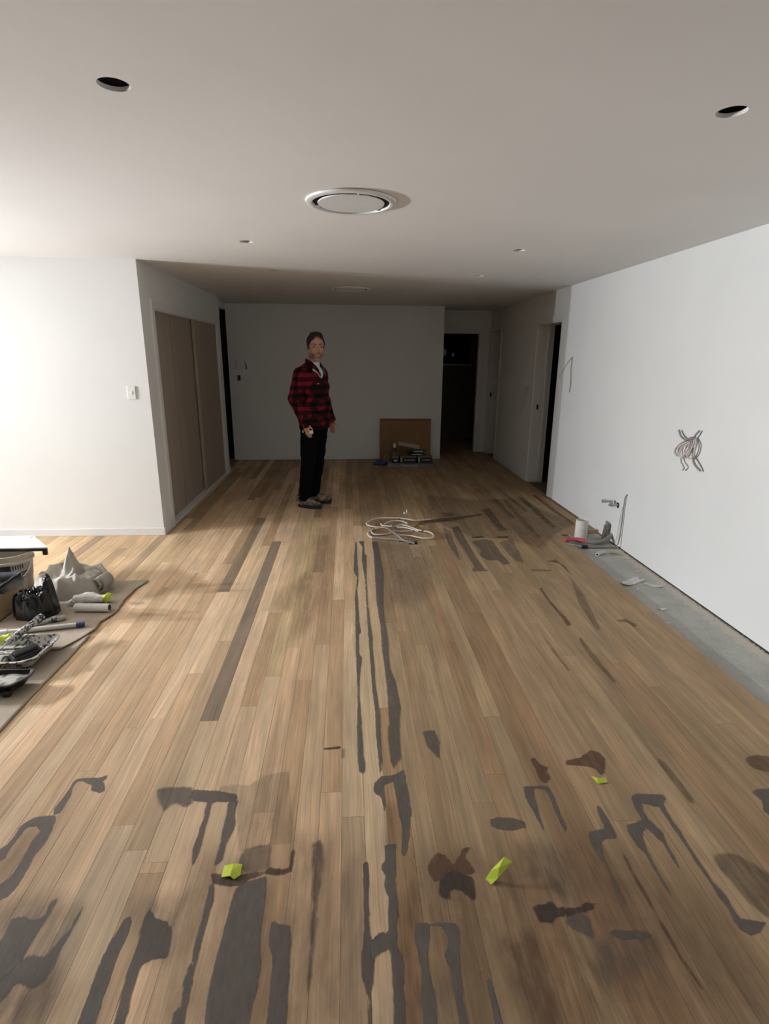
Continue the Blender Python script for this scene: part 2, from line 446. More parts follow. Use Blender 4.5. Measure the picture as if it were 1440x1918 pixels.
def prism(bm, poly, z0, z1):
    """extrude a 2D outline (x,y) between z0 and z1"""
    a = [bm.verts.new((x, y, z0)) for x, y in poly]
    b = [bm.verts.new((x, y, z1)) for x, y in poly]
    n = len(poly)
    for i in range(n):
        bm.faces.new((a[i], a[(i + 1) % n], b[(i + 1) % n], b[i]))
    bm.faces.new(a[::-1]); bm.faces.new(b)
STAINS = [
('g',.42,.03,'-1106,1369 -1020,1399 -916,1392 -833,1344 -820,1248 -822,1176 -802,1108 -817,1023 -904,1028'),
('r',.3,.05,'-550,1546 -381,1515 -262,1428 -176,1248 -158,982 -505,1004 -538,1159'),  # this and the next two: broad soft brown tints on the near boards
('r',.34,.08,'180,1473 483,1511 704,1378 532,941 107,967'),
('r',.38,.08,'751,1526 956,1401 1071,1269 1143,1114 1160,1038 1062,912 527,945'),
('g',.9,.004,'-1104,1898 -1087,1906 -1024,1906 -1000,1909 -983,1920 -981,1902 -989,1884 -971,1858 -961,1827 -980,1824 -1015,1837 -1024,1868 -1069,1889 -1091,1893 -1096,1865 -1081,1817 -1081,1783 -1080,1751 -1085,1733 -1100,1724 -1110,1753 -1108,1779 -1105,1825 -1104,1866'),
('g',.85,.006,'-1192,1685 -1165,1713 -1136,1720 -1099,1721 -1080,1702 -1069,1643 -1069,1598 -1074,1556 -1070,1485 -1070,1438 -1078,1402 -1117,1387 -1144,1433 -1113,1464 -1108,1507 -1111,1553 -1115,1601 -1110,1651 -1132,1675 -1167,1671 -1171,1637 -1173,1593 -1170,1541 -1197,1522 -1222,1564 -1195,1600 -1190,1638'),
('r',.35,.02,'-1167,1671 -1132,1675 -1110,1651 -1115,1601 -1111,1553 -1108,1507 -1113,1464 -1136,1432 -1188,1522 -1170,1541 -1173,1593 -1171,1637'),
('g',.7,.015,'-765,1833 -720,1837 -626,1832 -604,1750 -624,1732 -660,1753 -680,1754 -698,1717 -733,1764 -751,1804'),
('g',.85,.008,'-1026,1331 -992,1333 -961,1319 -932,1329 -936,1376 -924,1393 -919,1375 -921,1308 -928,1269 -927,1207 -942,1162 -957,1118 -1035,1249 -1016,1267'),
('g',.85,.008,'-927,1207 -911,1216 -869,1207 -858,1235 -846,1265 -834,1295 -834,1328 -835,1357 -828,1323 -829,1275 -835,1234 -832,1183 -837,1143 -857,1128 -912,1147 -915,1115 -938,1085 -969,1138 -946,1169'),
('g',.95,.004,'-696,1267 -688,1307 -674,1316 -663,1297 -660,1253 -667,1195 -662,1146 -662,1094 -658,1035 -655,1013 -694,1015 -698,1038 -704,1096 -707,1142 -707,1193 -702,1244'),
('g',.9,.006,'-625,1340 -597,1305 -557,1291 -533,1261 -522,1189 -573,1185 -592,1169 -591,1115 -586,1064 -583,1031 -581,1008 -608,1010 -610,1032 -616,1091 -619,1143 -621,1199 -626,1263 -629,1307'),
('g',.4,.03,'-689,1361 -648,1372 -544,1366 -520,1369 -528,1297 -522,1189 -596,1190 -634,1275 -669,1310'),
('r',.3,.03,'-912,1147 -829,1176 -745,1118 -729,1039 -885,1030 -925,1097'),
('g',.9,.005,'-452,1174 -437,1119 -437,1055 -426,1002 -461,1004 -466,1048 -449,1062 -459,1120 -460,1164'),
('g',.85,.005,'-622,1818 -523,1808 -441,1783 -437,1747 -455,1751 -480,1749 -516,1754 -534,1746 -527,1695 -527,1634 -524,1566 -524,1513 -531,1473 -550,1546 -546,1601 -546,1696 -550,1753 -608,1763'),
('g',.85,.006,'-471,1755 -435,1753 -434,1695 -421,1640 -426,1605 -440,1562 -438,1488 -458,1479 -459,1541 -463,1625 -463,1691'),
('k',.7,.006,'-465,1449 -437,1443 -371,1434 -342,1442 -290,1444 -279,1458 -220,1445 -209,1464 -210,1516 -197,1526 -197,1474 -202,1434 -245,1427 -280,1434 -338,1418 -355,1396 -402,1398 -447,1410'),
('g',.9,.004,'-460,1411 -441,1401 -434,1355 -437,1296 -439,1240 -439,1181 -441,1132 -456,1189 -456,1249 -455,1305 -457,1365'),
('g',.9,.005,'-375,1388 -353,1405 -279,1429 -276,1373 -274,1303 -272,1234 -261,1159 -259,1101 -269,1012 -272,989 -377,996 -379,1018 -386,1067 -388,1122 -385,1174 -383,1229 -381,1276 -377,1334'),
('g',.97,.003,'-245,1268 -239,1278 -225,1265 -187,1257 -182,1210 -179,1137 -174,1006 -173,983 -221,986 -223,1009 -223,1073 -225,1140 -229,1175 -244,1213 -245,1252'),
('g',.6,.012,'-139,1555 -111,1553 -101,1520 -103,1372 -111,1285 -116,1169 -120,1067 -128,1068 -124,1169 -126,1328 -134,1470'),
('g',.97,.003,'36,1460 52,1459 54,1409 48,1340 50,1284 48,1235 54,1196 69,1218 93,1224 90,1186 71,1180 58,1151 55,1102 46,1057 43,970 34,971 36,1058 23,1104 24,1160 34,1235 35,1341'),
('g',.55,.012,'-383,1526 -327,1544 -277,1547 -277,1509 -278,1448 -342,1442 -376,1464'),
('g',.25,.006,'-527,1826 -472,1837 -403,1829 -353,1881 -258,1898 -231,1735 -208,1548 -277,1547 -388,1526 -438,1740'),
('r',.3,.04,'-216,1582 -46,1561 -40,1444 38,1512 41,1460 19,972 -158,982'),  # soft brown darkening of the near boards
('g',.93,.003,'91,1812 121,1849 162,1850 198,1868 217,1883 216,1820 222,1746 221,1663 207,1587 195,1517 180,1473 167,1484 182,1589 177,1640 173,1720 168,1819 130,1802 127,1766 129,1702 121,1669 115,1738 86,1768'),
('g',.95,.004,'111,1521 151,1525 138,1371 139,1300 131,1243 126,1178 136,1154 138,1095 129,965 100,967 110,1156 105,1176 80,1165 60,1159 54,1122 49,1086 48,1160 49,1195 79,1217 104,1216 112,1325 102,1373 111,1403 92,1435 113,1466'),
('r',.35,.02,'129,1702 171,1700 172,1589 156,1519 111,1521 121,1592'),
('r',.35,.025,'141,1323 206,1367 200,1244 180,1191 180,1044 171,963 129,965 136,1154 126,1178'),
('g',.95,.003,'186,1236 200,1244 305,1237 315,1220 300,1144 291,1079 289,1011 291,955 270,957 270,1032 269,1109 256,1147 278,1177 278,1205 262,1231 229,1238 223,1196 209,1158 208,1098 216,1049 209,960 179,962 180,1044 190,1106 184,1151 180,1191'),
('g',.9,.003,'362,1082 372,1074 378,1026 376,950 359,951 361,1033'),
('g',.8,.004,'507,1608 541,1619 602,1609 629,1594 635,1569 576,1557 527,1566 506,1582'),
('g',.85,.004,'683,1763 778,1758 782,1707 778,1651 774,1599 778,1567 764,1531 762,1580 762,1639 766,1708 760,1740 721,1750 706,1704 697,1623 688,1535 684,1585 675,1671 672,1713'),
('r',.8,.005,'250,1420 265,1457 293,1483 316,1470 338,1431 363,1462 384,1494 410,1498 382,1461 391,1433 408,1406 391,1391 361,1403 315,1411 281,1378 262,1374'),
('k',.9,.006,'287,1382 309,1406 338,1410 393,1381 392,1356 386,1309 372,1305 348,1339 322,1346 301,1332 314,1308 285,1319 273,1329 275,1353'),
('k',.8,.006,'556,1275 593,1278 618,1286 629,1267 659,1265 649,1239 617,1236 594,1220 562,1226'),
('r',.85,.003,'756,1919 780,1917 790,1875 819,1857 796,1842 805,1802 778,1773 760,1789 761,1844'),
('g',.28,.02,'568,1495 633,1509 741,1473 670,1292 625,1318 608,1363 561,1376 549,1429'),
('r',.4,.02,'439,1175 528,1190 535,1057 511,942 440,946 439,1063'),
('g',.85,.004,'1081,1684 1107,1700 1215,1690 1214,1669 1188,1643 1181,1602 1181,1538 1178,1490 1173,1432 1172,1367 1173,1311 1181,1267 1174,1230 1174,1199 1247,1182 1204,1155 1173,1149 1151,1166 1153,1201 1161,1231 1157,1273 1160,1327 1160,1394 1164,1467 1162,1533 1163,1590 1164,1630 1136,1639 1110,1654 1093,1621 1095,1575 1111,1518 1101,1465 1099,1409 1087,1372 1086,1421 1090,1471 1077,1513 1063,1545 1034,1510 1018,1452 1013,1398 1010,1341 1009,1282 1005,1236 1003,1264 1001,1316 1002,1377 1005,1436 990,1466 991,1518 999,1555 1042,1565 1069,1576 1070,1629'),
('g',.85,.004,'847,1533 916,1547 916,1592 929,1651 939,1643 944,1583 944,1527 934,1498 902,1506 869,1490 864,1461 854,1423 853,1381 853,1320 852,1263 852,1210 848,1227 844,1282 844,1350 851,1407 835,1458 837,1498'),
('g',.8,.005,'755,1182 772,1189 824,1182 878,1176 885,1166 845,1156 795,1159 762,1169'),
('g',.4,.02,'703,1160 883,1162 865,1123 817,1088 739,1063 682,1059 663,1089'),
('g',.6,.008,'651,1244 703,1241 715,1218 704,1164 691,1173 658,1196 639,1214'),
('k',.75,.005,'658,1261 703,1263 722,1276 760,1269 734,1252 696,1245 649,1239'),
('r',.75,.005,'973,1908 1035,1952 1066,1937 1077,1894 1034,1814 1016,1799 1010,1839 982,1857 932,1868 896,1870 906,1895'),
('g',.8,.006,'1569,1677 1602,1697 1675,1693 1556,1542 1552,1594 1582,1641'),
('k',.45,.015,'1238,1423 1316,1418 1341,1389 1385,1324 1272,1180 1239,1245 1231,1333 1220,1380'),
('k',.45,.008,'1304,1889 1320,1863 1322,1743 1312,1635 1295,1643 1292,1753 1292,1856'),
('r',.6,.01,'1679,1868 1746,1882 1806,1861 1738,1774 1674,1802 1662,1827'),
('r',.7,.004,'933,1463 928,1366 931,1282 925,1223 931,1171 933,1103 944,1029 941,1012 933,1030 925,1104 923,1180 922,1250 919,1331 923,1414'),
('g',.9,.004,'58,4785 68,4785 66,4303 69,3903 55,3704 59,3394 62,3127 67,3092 65,3058 52,3025 51,2805 67,2761 59,2678 50,2586 43,2417 47,2307 49,2129 51,1989 56,1886 48,1864 32,1880 28,1958 28,2159 35,2351 35,2561 33,2720 34,2960 37,3315 37,3566 59,3930 35,4068 46,4466'),
('g',.9,.003,'87,4803 136,4801 132,4462 148,4428 129,3874 125,3474 129,3215 136,2987 129,2861 132,2729 129,2531 134,2356 136,2221 130,2053 128,1936 121,1852 116,1875 114,1986 112,2108 117,2272 111,2437 111,2689 111,2877 111,2988 113,3272 116,3630 119,3875 105,4302 119,4635'),
('g',.8,.006,'209,4779 213,4458 195,3871 187,3515 187,3347 192,3121 185,2873 187,2657 187,2553 184,2410 179,2198 180,2169 170,2160 162,2017 167,1918 172,1879 183,1917 202,1940 207,1932 221,2148 241,2297 235,2526 216,2656 228,3032 224,3229 226,3386 265,4001 264,4776'),
('g',.75,.006,'322,2114 378,2121 389,2039 372,1931 332,2016'),
('k',.75,.003,'-122,2028 -47,2037 -44,2024 -118,2017'),
('g',.4,.006,'-44,2020 -26,2023 -29,1961 -43,1962'),
('g',.3,.05,'264,4776 583,4651 702,4470 626,3676 433,3376 314,3465 235,3385 265,4001'),
('r',.68,.01,'815,5441 998,5512 1183,5567 1436,5664 1443,5619 1267,5545 1121,5429 905,5362 729,5312 684,5348'),
('k',.43,.01,'996,5714 1091,5743 1163,5643 1040,5554'),
('g',.56,.008,'1023,5178 1099,5230 1090,4867 1079,4340 1086,4077 1106,4024 978,4013 983,4065 1015,4116 1010,4550 1007,4919'),
('g',.52,.01,'1126,4746 1249,4812 1329,4761 1319,4494 1329,4175 1266,4149 1240,4255 1158,4259 1117,4378 1160,4500'),
('g',.49,.01,'1377,4712 1525,4800 1492,4486 1437,4170 1392,4248 1379,4449'),
('r',.68,.006,'1398,3673 1416,3672 1404,3501 1406,3318 1415,3196 1412,3094 1377,3073 1385,3175 1386,3294 1385,3448'),
('r',.51,.008,'1706,3135 1802,3154 1831,3062 1799,3041 1780,3109'),
('r',.51,.008,'1647,4218 1743,4252 1762,4082 1740,3909 1734,3978 1736,4157'),
('g',.49,.008,'942,5181 988,5073 940,4346 938,4269 915,4289 895,4642'),
('k',.58,.006,'1158,4888 1270,4898 1261,4850 1156,4844'),
('k',.58,.006,'1392,4883 1512,4888 1498,4840 1390,4844'),
('k',.43,.01,'1493,5828 1583,5893 1547,5156 1581,5101 1469,5053'),
('k',.5,.01,'2264,6477 2310,6492 2315,5936 2318,5282 2286,5226 2253,5765'),
('k',.5,.01,'2076,6401 2117,6400 2109,5671 2073,5135 2036,5126 2037,5674'),
('k',.43,.01,'2387,6473 2423,6488 2459,5498 2417,5438'),
('k',.36,.012,'1832,6251 1875,6265 1844,5199 1819,4836 1788,4837 1778,5258'),
('k',.36,.01,'1738,6937 1770,6936 1772,6176 1764,5494 1726,5484 1714,6178'),
('k',.36,.01,'1913,7026 1939,7025 1972,6324 1986,5742 1945,5730 1928,6310'),
('k',.32,.02,'967,6522 1518,6262 2052,6322 2299,5237 1980,4928 1709,4519 1495,4801 1199,4862 951,5236 854,5719'),
('k',.36,.008,'1457,4043 1618,4025 1606,3990 1451,4005'),
('k',.36,.008,'1708,3845 1683,3543 1571,3031 1541,3011 1581,3386'),
('k',.4,.008,'1404,2935 1398,2672 1393,2447 1376,2448 1363,2657 1378,2896'),
('k',.36,.008,'1175,3009 1194,2754 1195,2566 1178,2567 1169,2792'),
('k',.22,.03,'-526,3701 -343,4049 -305,3962 -378,3390 -516,3397'),
('r',.22,.03,'-340,3804 -293,4982 -155,4977 -132,3507 -274,3095 -341,2995')]
# ------------------------------------------------------------------ the shell of the house
XL, YL, YF, XR, H = -1.741, 5.074, 9.006, 2.451, 2.4
TH = .11

# ceiling: plasterboard with round cut-outs for downlights that are not fitted yet
HOLES = [(-.675, 1.94), (1.235, 1.962), (-.693, 4.245), (1.272, 4.348), (1.287, 5.692), (-.683, 5.57)]
def build_ceiling():
    outer = [Vector((-7.2, -3.2, 0)), Vector((4.3, -3.2, 0)), Vector((4.3, 12.8, 0)), Vector((-7.2, 12.8, 0))]
    loops = [outer]
    seg = 40
    for hx, hy in HOLES:
        loops.append([Vector((hx + .046 * math.cos(-2 * math.pi * i / seg), hy + .046 * math.sin(-2 * math.pi * i / seg), 0)) for i in range(seg)])
    tris = tessellate_polygon(loops)
    flat = [v for l in loops for v in l]
    bm = bmesh.new()
    lo = [bm.verts.new((v.x, v.y, H)) for v in flat]
    for t in tris:
        bm.faces.new([lo[i] for i in t])
    up = {}
    base = 4
    for h in range(len(HOLES)):
        ring = list(range(base, base + seg)); base += seg
        tops = [bm.verts.new((flat[i].x, flat[i].y, H + .013)) for i in ring]
        for k in range(seg):
            bm.faces.new((lo[ring[k]], lo[ring[(k + 1) % seg]], tops[(k + 1) % seg], tops[k]))
    return struct(from_bm('ceiling', bm, M['ceiling']))
ceiling = build_ceiling()
boxes('ceiling_insulation', [(-7.2, 4.3, -3.2, 12.8, H + .05, H + .12)],
      simple('grey_insulation', (.38, .37, .35), .95), ceiling)

def wall(name, lst, mat=None):
    return struct(boxes(name, lst, mat or M['wall']))

wall('wall_left', [(-7.1, XL, YL, YL + TH, -.02, H)])
wall('wall_closet', [(XL - TH, XL, YL + TH, 5.39, -.02, H), (XL - TH, XL, 5.39, 7.86, 2.05, H), (XL - TH, XL, 7.86, 8.1, -.02, H)])
wall('wall_closet_inner', [(-2.55, -2.45, YL + TH, 8.1, -.02, H), (-2.45, XL - TH, 7.99, 8.1, -.02, H)])
wall('wall_far', [(-1.846, 1.525, YF, YF + TH, -.02, H), (1.415, 1.525, YF + TH, 9.71, -.02, H)])
wall('wall_passage', [(-4.1, -4.0, 8.0, 12.1, -.02, H), (-4.1, -2.55, 7.99, 8.1, -.02, H), (-4.1, -1.846, 12.0, 12.1, -.02, H),
                      (-1.95, -1.846, YF + TH, 12.0, -.02, H)], M['passage_shade'])
wall('wall_passage_head', [(-1.956, -1.846, 8.1, YF, 2.31, H)])
RY0, RY1 = 6.44, 7.27         # door opening in the right wall
HY0, HY1 = 9.03, 9.63         # door opening at the end of the hall
RT = .21
wall('wall_right', [(XR, XR + RT, -3.1, RY0, -.012, H), (XR, XR + RT, RY0, RY1, 2.055, H), (XR, XR + RT, RY1, HY0, -.02, H),
                    (XR, XR + RT, HY0, HY1, 2.06, H), (XR, XR + RT, HY1, 9.71, -.02, H)])
wall('wall_hall_end', [(1.4, 1.47, 9.71, 9.82, -.02, H), (1.47, 2.272, 9.71, 9.82, 2.045, H), (2.272, 2.7, 9.71, 9.82, -.02, H)])
WY = 11.48
WX0, WX1, WZ0, WZ1 = 1.45, 2.5, 1.50, 2.07
wall('wall_bedroom', [(.4, .5, 9.82, WY, -.02, H), (.4, WX0, WY, WY + .1, -.02, H), (WX1, 3.3, WY, WY + .1, -.02, H),
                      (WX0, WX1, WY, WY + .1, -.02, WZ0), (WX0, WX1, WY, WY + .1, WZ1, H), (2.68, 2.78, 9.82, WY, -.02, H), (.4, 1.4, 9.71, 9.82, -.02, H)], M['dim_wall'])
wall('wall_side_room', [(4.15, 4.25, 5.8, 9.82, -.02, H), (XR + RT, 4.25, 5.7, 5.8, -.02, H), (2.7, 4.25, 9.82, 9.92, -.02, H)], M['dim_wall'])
wall('wall_rear', [(-7.1, XR + RT, -3.1, -3.0, -.02, H)])
wall('wall_alcove', [(-7.1, -7.0, -3.0, YL, -.02, H)])

# skirting boards
struct(boxes('baseboard_left', [(-7.0, XL + .012, YL - .014, YL, 0, .070)], M['trim'], bevel=.003))
struct(boxes('baseboard_closet', [(XL, XL + .013, YL, 5.30, 0, .070), (XL, XL + .013, 7.935, 8.1, 0, .070)], M['trim'], bevel=.003))
struct(boxes('baseboard_far', [(-1.84, 1.53, YF - .012, YF, .004, .045)], M['wall'], bevel=.003))
struct(boxes('baseboard_right', [(XR - .014, XR, RY1 + .065, HY0 - .06, 0, .075)], M['trim'], bevel=.003))
struct(boxes('baseboard_bedroom', [(.5, 2.68, WY - .014, WY, 0, .07)], M['dim_wall']))

# door casings
def casing(name, lst):
    return struct(boxes(name, lst, M['trim'], bevel=.003))
t1 = casing('trim_1', [(XL, XL + .018, 5.305, 5.372, 0, 2.115), (XL, XL + .014, 5.372, 7.872, 2.045, 2.105), (XL, XL + .018, 7.872, 7.935, 0, 2.112)])
boxes('jamb_lining', [(XL - TH, XL + .004, 5.372, 5.392, 0, 2.06), (XL - TH, XL + .004, 7.852, 7.872, 0, 2.06), (XL - TH, XL + .004, 5.392, 7.852, 2.03, 2.05)], M['trim'], t1)
boxes('sill_board', [(XL - TH, XL + .010, 5.392, 7.852, 0, .028)], M['trim'], t1, bevel=.003)
t2 = casing('trim_2', [(XR - .016, XR, RY0 - .062, RY0 + .004, 0, 2.12), (XR - .016, XR, RY1 - .004, RY1 + .062, 0, 2.12), (XR - .016, XR, RY0, RY1, 2.05, 2.12)])
boxes('jamb_lining', [(XR - .004, XR + RT, RY0, RY0 + .018, 0, 2.055), (XR - .004, XR + RT, RY1 - .018, RY1, 0, 2.055), (XR - .004, XR + RT, RY0, RY1, 2.037, 2.055)], M['trim'], t2)
boxes('door_stop', [(XR + .13, XR + .165, RY1 - .03, RY1 - .018, 0, 2.04)], M['trim'], t2)
boxes('strike_plate', [(XR + .05, XR + .075, RY1 - .0195, RY1 - .018, .98, 1.04)], M['dark_metal'], t2)
t3 = casing('trim_3', [(XR - .016, XR, HY0 - .06, HY0 + .004, 0, 2.12), (XR - .016, XR, HY1 - .004, HY1 + .05, 0, 2.12), (XR - .016, XR, HY0, HY1, 2.055, 2.12)])
boxes('jamb_lining', [(XR - .004, XR + RT, HY0, HY0 + .018, 0, 2.06), (XR - .004, XR + RT, HY1 - .018, HY1, 0, 2.06)], M['trim'], t3)
boxes('strike_plate', [(XR + .02, XR + .05, HY1 - .0195, HY1 - .018, .98, 1.05)], M['dark_metal'], t3)
t4 = casing('trim_4', [(2.268, 2.335, 9.694, 9.71, 0, 2.115), (1.47, 2.268, 9.694, 9.71, 2.04, 2.115)])
boxes('jamb_lining', [(2.254, 2.272, 9.706, 9.822, 0, 2.045), (1.47, 2.272, 9.706, 9.822, 2.028, 2.046)], M['trim'], t4)
boxes('strike_plate', [(2.2525, 2.254, 9.74, 9.77, .98, 1.05)], M['dark_metal'], t4)

# sliding wardrobe doors
d1 = struct(boxes('door_1', [(XL - .085, XL - .055, 5.40, 6.86, .03, 2.032)], M['primer'], bevel=.002))
d2 = struct(boxes('door_2', [(XL - .045, XL - .012, 6.80, 7.852, .03, 2.032)], M['primer'], bevel=.002))
boxes('door_edge', [(XL - .046, XL - .011, 6.796, 6.808, .03, 2.032)], simple('door_edge_timber', (.42, .35, .27), .6), d2)
boxes('finger_groove', [(XL - .0555, XL - .0545, 6.03, 6.034, .03, 2.03)], M['void'], d1)

# bedroom window: dark glass at night
glass, nt, b = mat_base('window_glass')
b.inputs['Base Color'].default_value = (.02, .022, .025, 1)
b.inputs['Roughness'].default_value = .03
b.inputs['Transmission Weight'].default_value = .6
b.inputs['IOR'].default_value = 1.45
w1 = struct(boxes('window_1', [(WX0, WX0 + .04, WY - .01, WY + .1, WZ0, WZ1), (WX1 - .04, WX1, WY - .01, WY + .1, WZ0, WZ1),
                               (WX0, WX1, WY - .01, WY + .1, WZ0, WZ0 + .035), (WX0, WX1, WY - .01, WY + .1, WZ1 - .035, WZ1)], M['void']))
boxes('pane', [(WX0 + .04, WX1 - .04, WY + .05, WY + .056, WZ0 + .035, WZ1 - .035)], glass, w1)
boxes('window_sill', [(WX0 - .03, WX1 + .03, WY - .03, WY + .02, WZ0 - .02, WZ0)], M['trim'], w1)
def window_glow(x, z, w, h, label):  # glowing shapes added for pale spots in the window, source unknown
    m, nt, b = mat_base('pale_glow')
    b.inputs['Emission Color'].default_value = (.85, .85, 1, 1)
    b.inputs['Emission Strength'].default_value = 2.2
    t = thing('glow_spot', label, 'light', (x, 15.2, z))
    boxes('glow_back', [(-.02, .02, .03, .12, -.02, .02)], M['plastic_black'], t)
    lathe('glow_body', [(w * .6, -h), (w, -h * .7), (w, h * .7), (w * .6, h)], m, t, seg=12)
window_glow(2.608, 1.762, .045, .085, 'taller pale glowing spot beyond the dark window at the end')
window_glow(2.842, 1.70, .032, .05, 'small dim glowing spot right of the taller one beyond the window')
struct(boxes('wall_neighbour', [(0, 6, 15.32, 15.5, -.1, 4.0)], M['void']))

# ------------------------------------------------------------------ floor: slab and boards
def quad_slab(name, x0, x1, y0, y1, z):
    return boxes(name, [(x0, x1, y0, y1, z - .1, z)], M['concrete'])
floor = struct(quad_slab('floor', -7.1, 4.3, -3.1, 12.8, -.021))

PITCH, X0 = .083, -.037
def row_of(x):
    return math.floor((x - X0) / PITCH)
def row_x(k):
    return X0 + k * PITCH

def plank_mesh(w):
    me = bpy.data.meshes.new('floor_board')
    g = .0004; c = .0006; t = -.0195
    prof = [(g, t), (w - g, t), (w - g, -c), (w - g - c, 0), (g + c, 0), (g, -c)]
    v = [(x, 0, z) for x, z in prof] + [(x, 1, z) for x, z in prof]
    n = len(prof)
    f = [tuple(range(n)), tuple(range(2 * n - 1, n - 1, -1))] + [(i, i + n, (i + 1) % n + n, (i + 1) % n) for i in range(n)]
    me.from_pydata(v, [], f)
    bm = bmesh.new(); bm.from_mesh(me); bmesh.ops.recalc_face_normals(bm, faces=bm.faces); bm.to_mesh(me); bm.free()
    me.materials.append(M['wood'])
    return me
PLANK = plank_mesh(PITCH)
PLANK_END = plank_mesh(XR + .002 - row_x(29))

PAL_L = [(0.713, 0.504, 0.312), (0.677, 0.470, 0.287), (0.630, 0.431, 0.259), (0.760, 0.543, 0.345), (0.665, 0.454, 0.272), (0.701, 0.482, 0.297), (0.558, 0.375, 0.220), (0.724, 0.521, 0.326)]
PAL_R = [(0.456, 0.315, 0.179), (0.430, 0.295, 0.171), (0.409, 0.270, 0.154), (0.472, 0.335, 0.197), (0.435, 0.305, 0.179), (0.424, 0.275, 0.154)]
PAL_A = [(0.680, 0.475, 0.276), (0.711, 0.510, 0.304), (0.639, 0.450, 0.262), (0.659, 0.460, 0.262), (0.494, 0.345, 0.216)]
GREY = (.30, .225, .155)
def pick(pal, rng):
    c = rng.choice(pal)
    k = rng.uniform(.92, 1.08)
    return tuple(x * k for x in c)
def plank_color(k, y0, y1, rng):
    x = row_x(k) + PITCH / 2
    ym = (y0 + y1) / 2
    if x < -1.45 and ym > 3.4:
        return pick(PAL_A, rng)
    if x > .13 + rng.uniform(-.04, .04):
        return pick(PAL_R, rng)
    if ym > 6.5 and rng.random() < .35:
        return pick(PAL_R, rng)
    return pick(PAL_L, rng)

FORCED = {}
def force(x, y0, y1, col):
    FORCED.setdefault(row_of(x), []).append((y0, y1, col))
force(-.655, 2.245, 4.83, GREY)
force(-.655, 1.5, 2.245, (0.658, 0.485, 0.309))
force(-.90, 3.72, 5.6, (0.304, 0.230, 0.149))
force(-2.33, 4.0, 5.08, (0.417, 0.286, 0.183))
force(-1.99, 3.7, 4.7, (0.455, 0.312, 0.188))
force(.0, 1.652, 3.398, (0.708, 0.522, 0.332))
force(.0, .8, 1.652, (0.569, 0.411, 0.263))
force(.08, .8, 5.28, (0.696, 0.522, 0.332))
force(.165, 2.3, 5.28, (0.658, 0.479, 0.298))
force(-.43, 2.6, 6.0, (0.632, 0.461, 0.263))
force(-.35, 2.9, 5.6, (0.620, 0.442, 0.246))
force(-.72, .7, 1.552, (0.683, 0.511, 0.332))
force(-.81, .7, 1.662, (0.632, 0.473, 0.309))
force(-.72, 1.552, 3.0, (0.557, 0.398, 0.246))
force(-.64, .7, 1.46, (0.531, 0.373, 0.229))
force(.57, 4.36, 4.69, (0.612, 0.441, 0.275))
force(.49, 4.42, 4.77, (0.530, 0.382, 0.232))
force(.57, 4.69, 4.80, None)
force(.49, 4.77, 4.85, None)

boards = []
def add_plank(k, y0, y1, col):
    me = PLANK_END if k == 29 else PLANK
    o = bpy.data.objects.new('floor_board', me)
    COL.objects.link(o)
    o.parent = floor
    o.location = (row_x(k), y0 + .0005, -random.random() * .0003)
    o.scale = (1, y1 - y0 - .001, 1)
    o.color = (*col, 1)
    boards.append(o)

rng = random.Random(11)
fill = bmesh.new()
def fill_strip(x, w, y0, y1):
    if y1 - y0 < .02:
        return
    g = .0007
    bbox(fill, x + g, x + w - g, y0, y1, -.0195, 0)
for k in range(-84, 30):
    x = row_x(k); xm = x + PITCH / 2
    # how far each row runs
    if xm < XL:
        ye = YL
    elif xm < 1.53:
        ye = YF
    else:
        ye = WY
    if k >= 25:
        ys = {25: 4.93, 26: 4.84, 27: 4.87, 28: 5.02, 29: 5.02}[k]
        vis = ys
    else:
        vis = .75
        vis = max(vis, 1.0 + (-.90 - xm) * 1.72 - .35, .9 + (xm - 1.06) * 1.29 - .35)
        ys = -3.0
    if k < -36 or vis > ye - .3:
        fill_strip(x, PITCH, ys, ye)
        continue
    forced = sorted(FORCED.get(k, []))
    cuts = []
    y = vis - rng.uniform(0, .4) if k < 25 else vis
    first = y
    segs = []
    marks = [(a, b_, c) for a, b_, c in forced if b_ > y and a < ye]
    pos = y
    def run(a, b_):
        p = a
        while b_ - p > 1e-4:
            l = rng.choice([1.1, 1.5, 1.9, 2.4, 2.8, 3.3]) * rng.uniform(.85, 1.15)
            q = p + l
            if b_ - q < .5:
                q = b_
            segs.append((p, q, plank_color(k, p, q, rng)))
            p = q
    for a, b_, c in marks:
        if a > pos:
            run(pos, a)
        segs.append((max(a, pos), b_, c))
        pos = b_
    run(pos, ye)
    for a, b_, c in segs:
        if c is not None:
            add_plank(k, a, b_, c)
    if k < 25:
        fill_strip(x, PITCH, ys, first)
for xx in np.arange(-4.0, XL - .05, PITCH):
    fill_strip(float(xx), PITCH, 8.1, 12.0)
fo = from_bm('floor_boarding', fill, M['wood'], floor)
fo.color = (.43, .31, .2, 1)
fo['kind'] = 'stuff'
print('planks', len(boards))

boxes('floor_cutout_shade', [(.545, .626, 4.692, 4.799, -.021, -.0195), (.462, .545, 4.772, 4.849, -.021, -.0195)], M['void'], floor)  # dark sheets stand for the shade deep in the cut-out

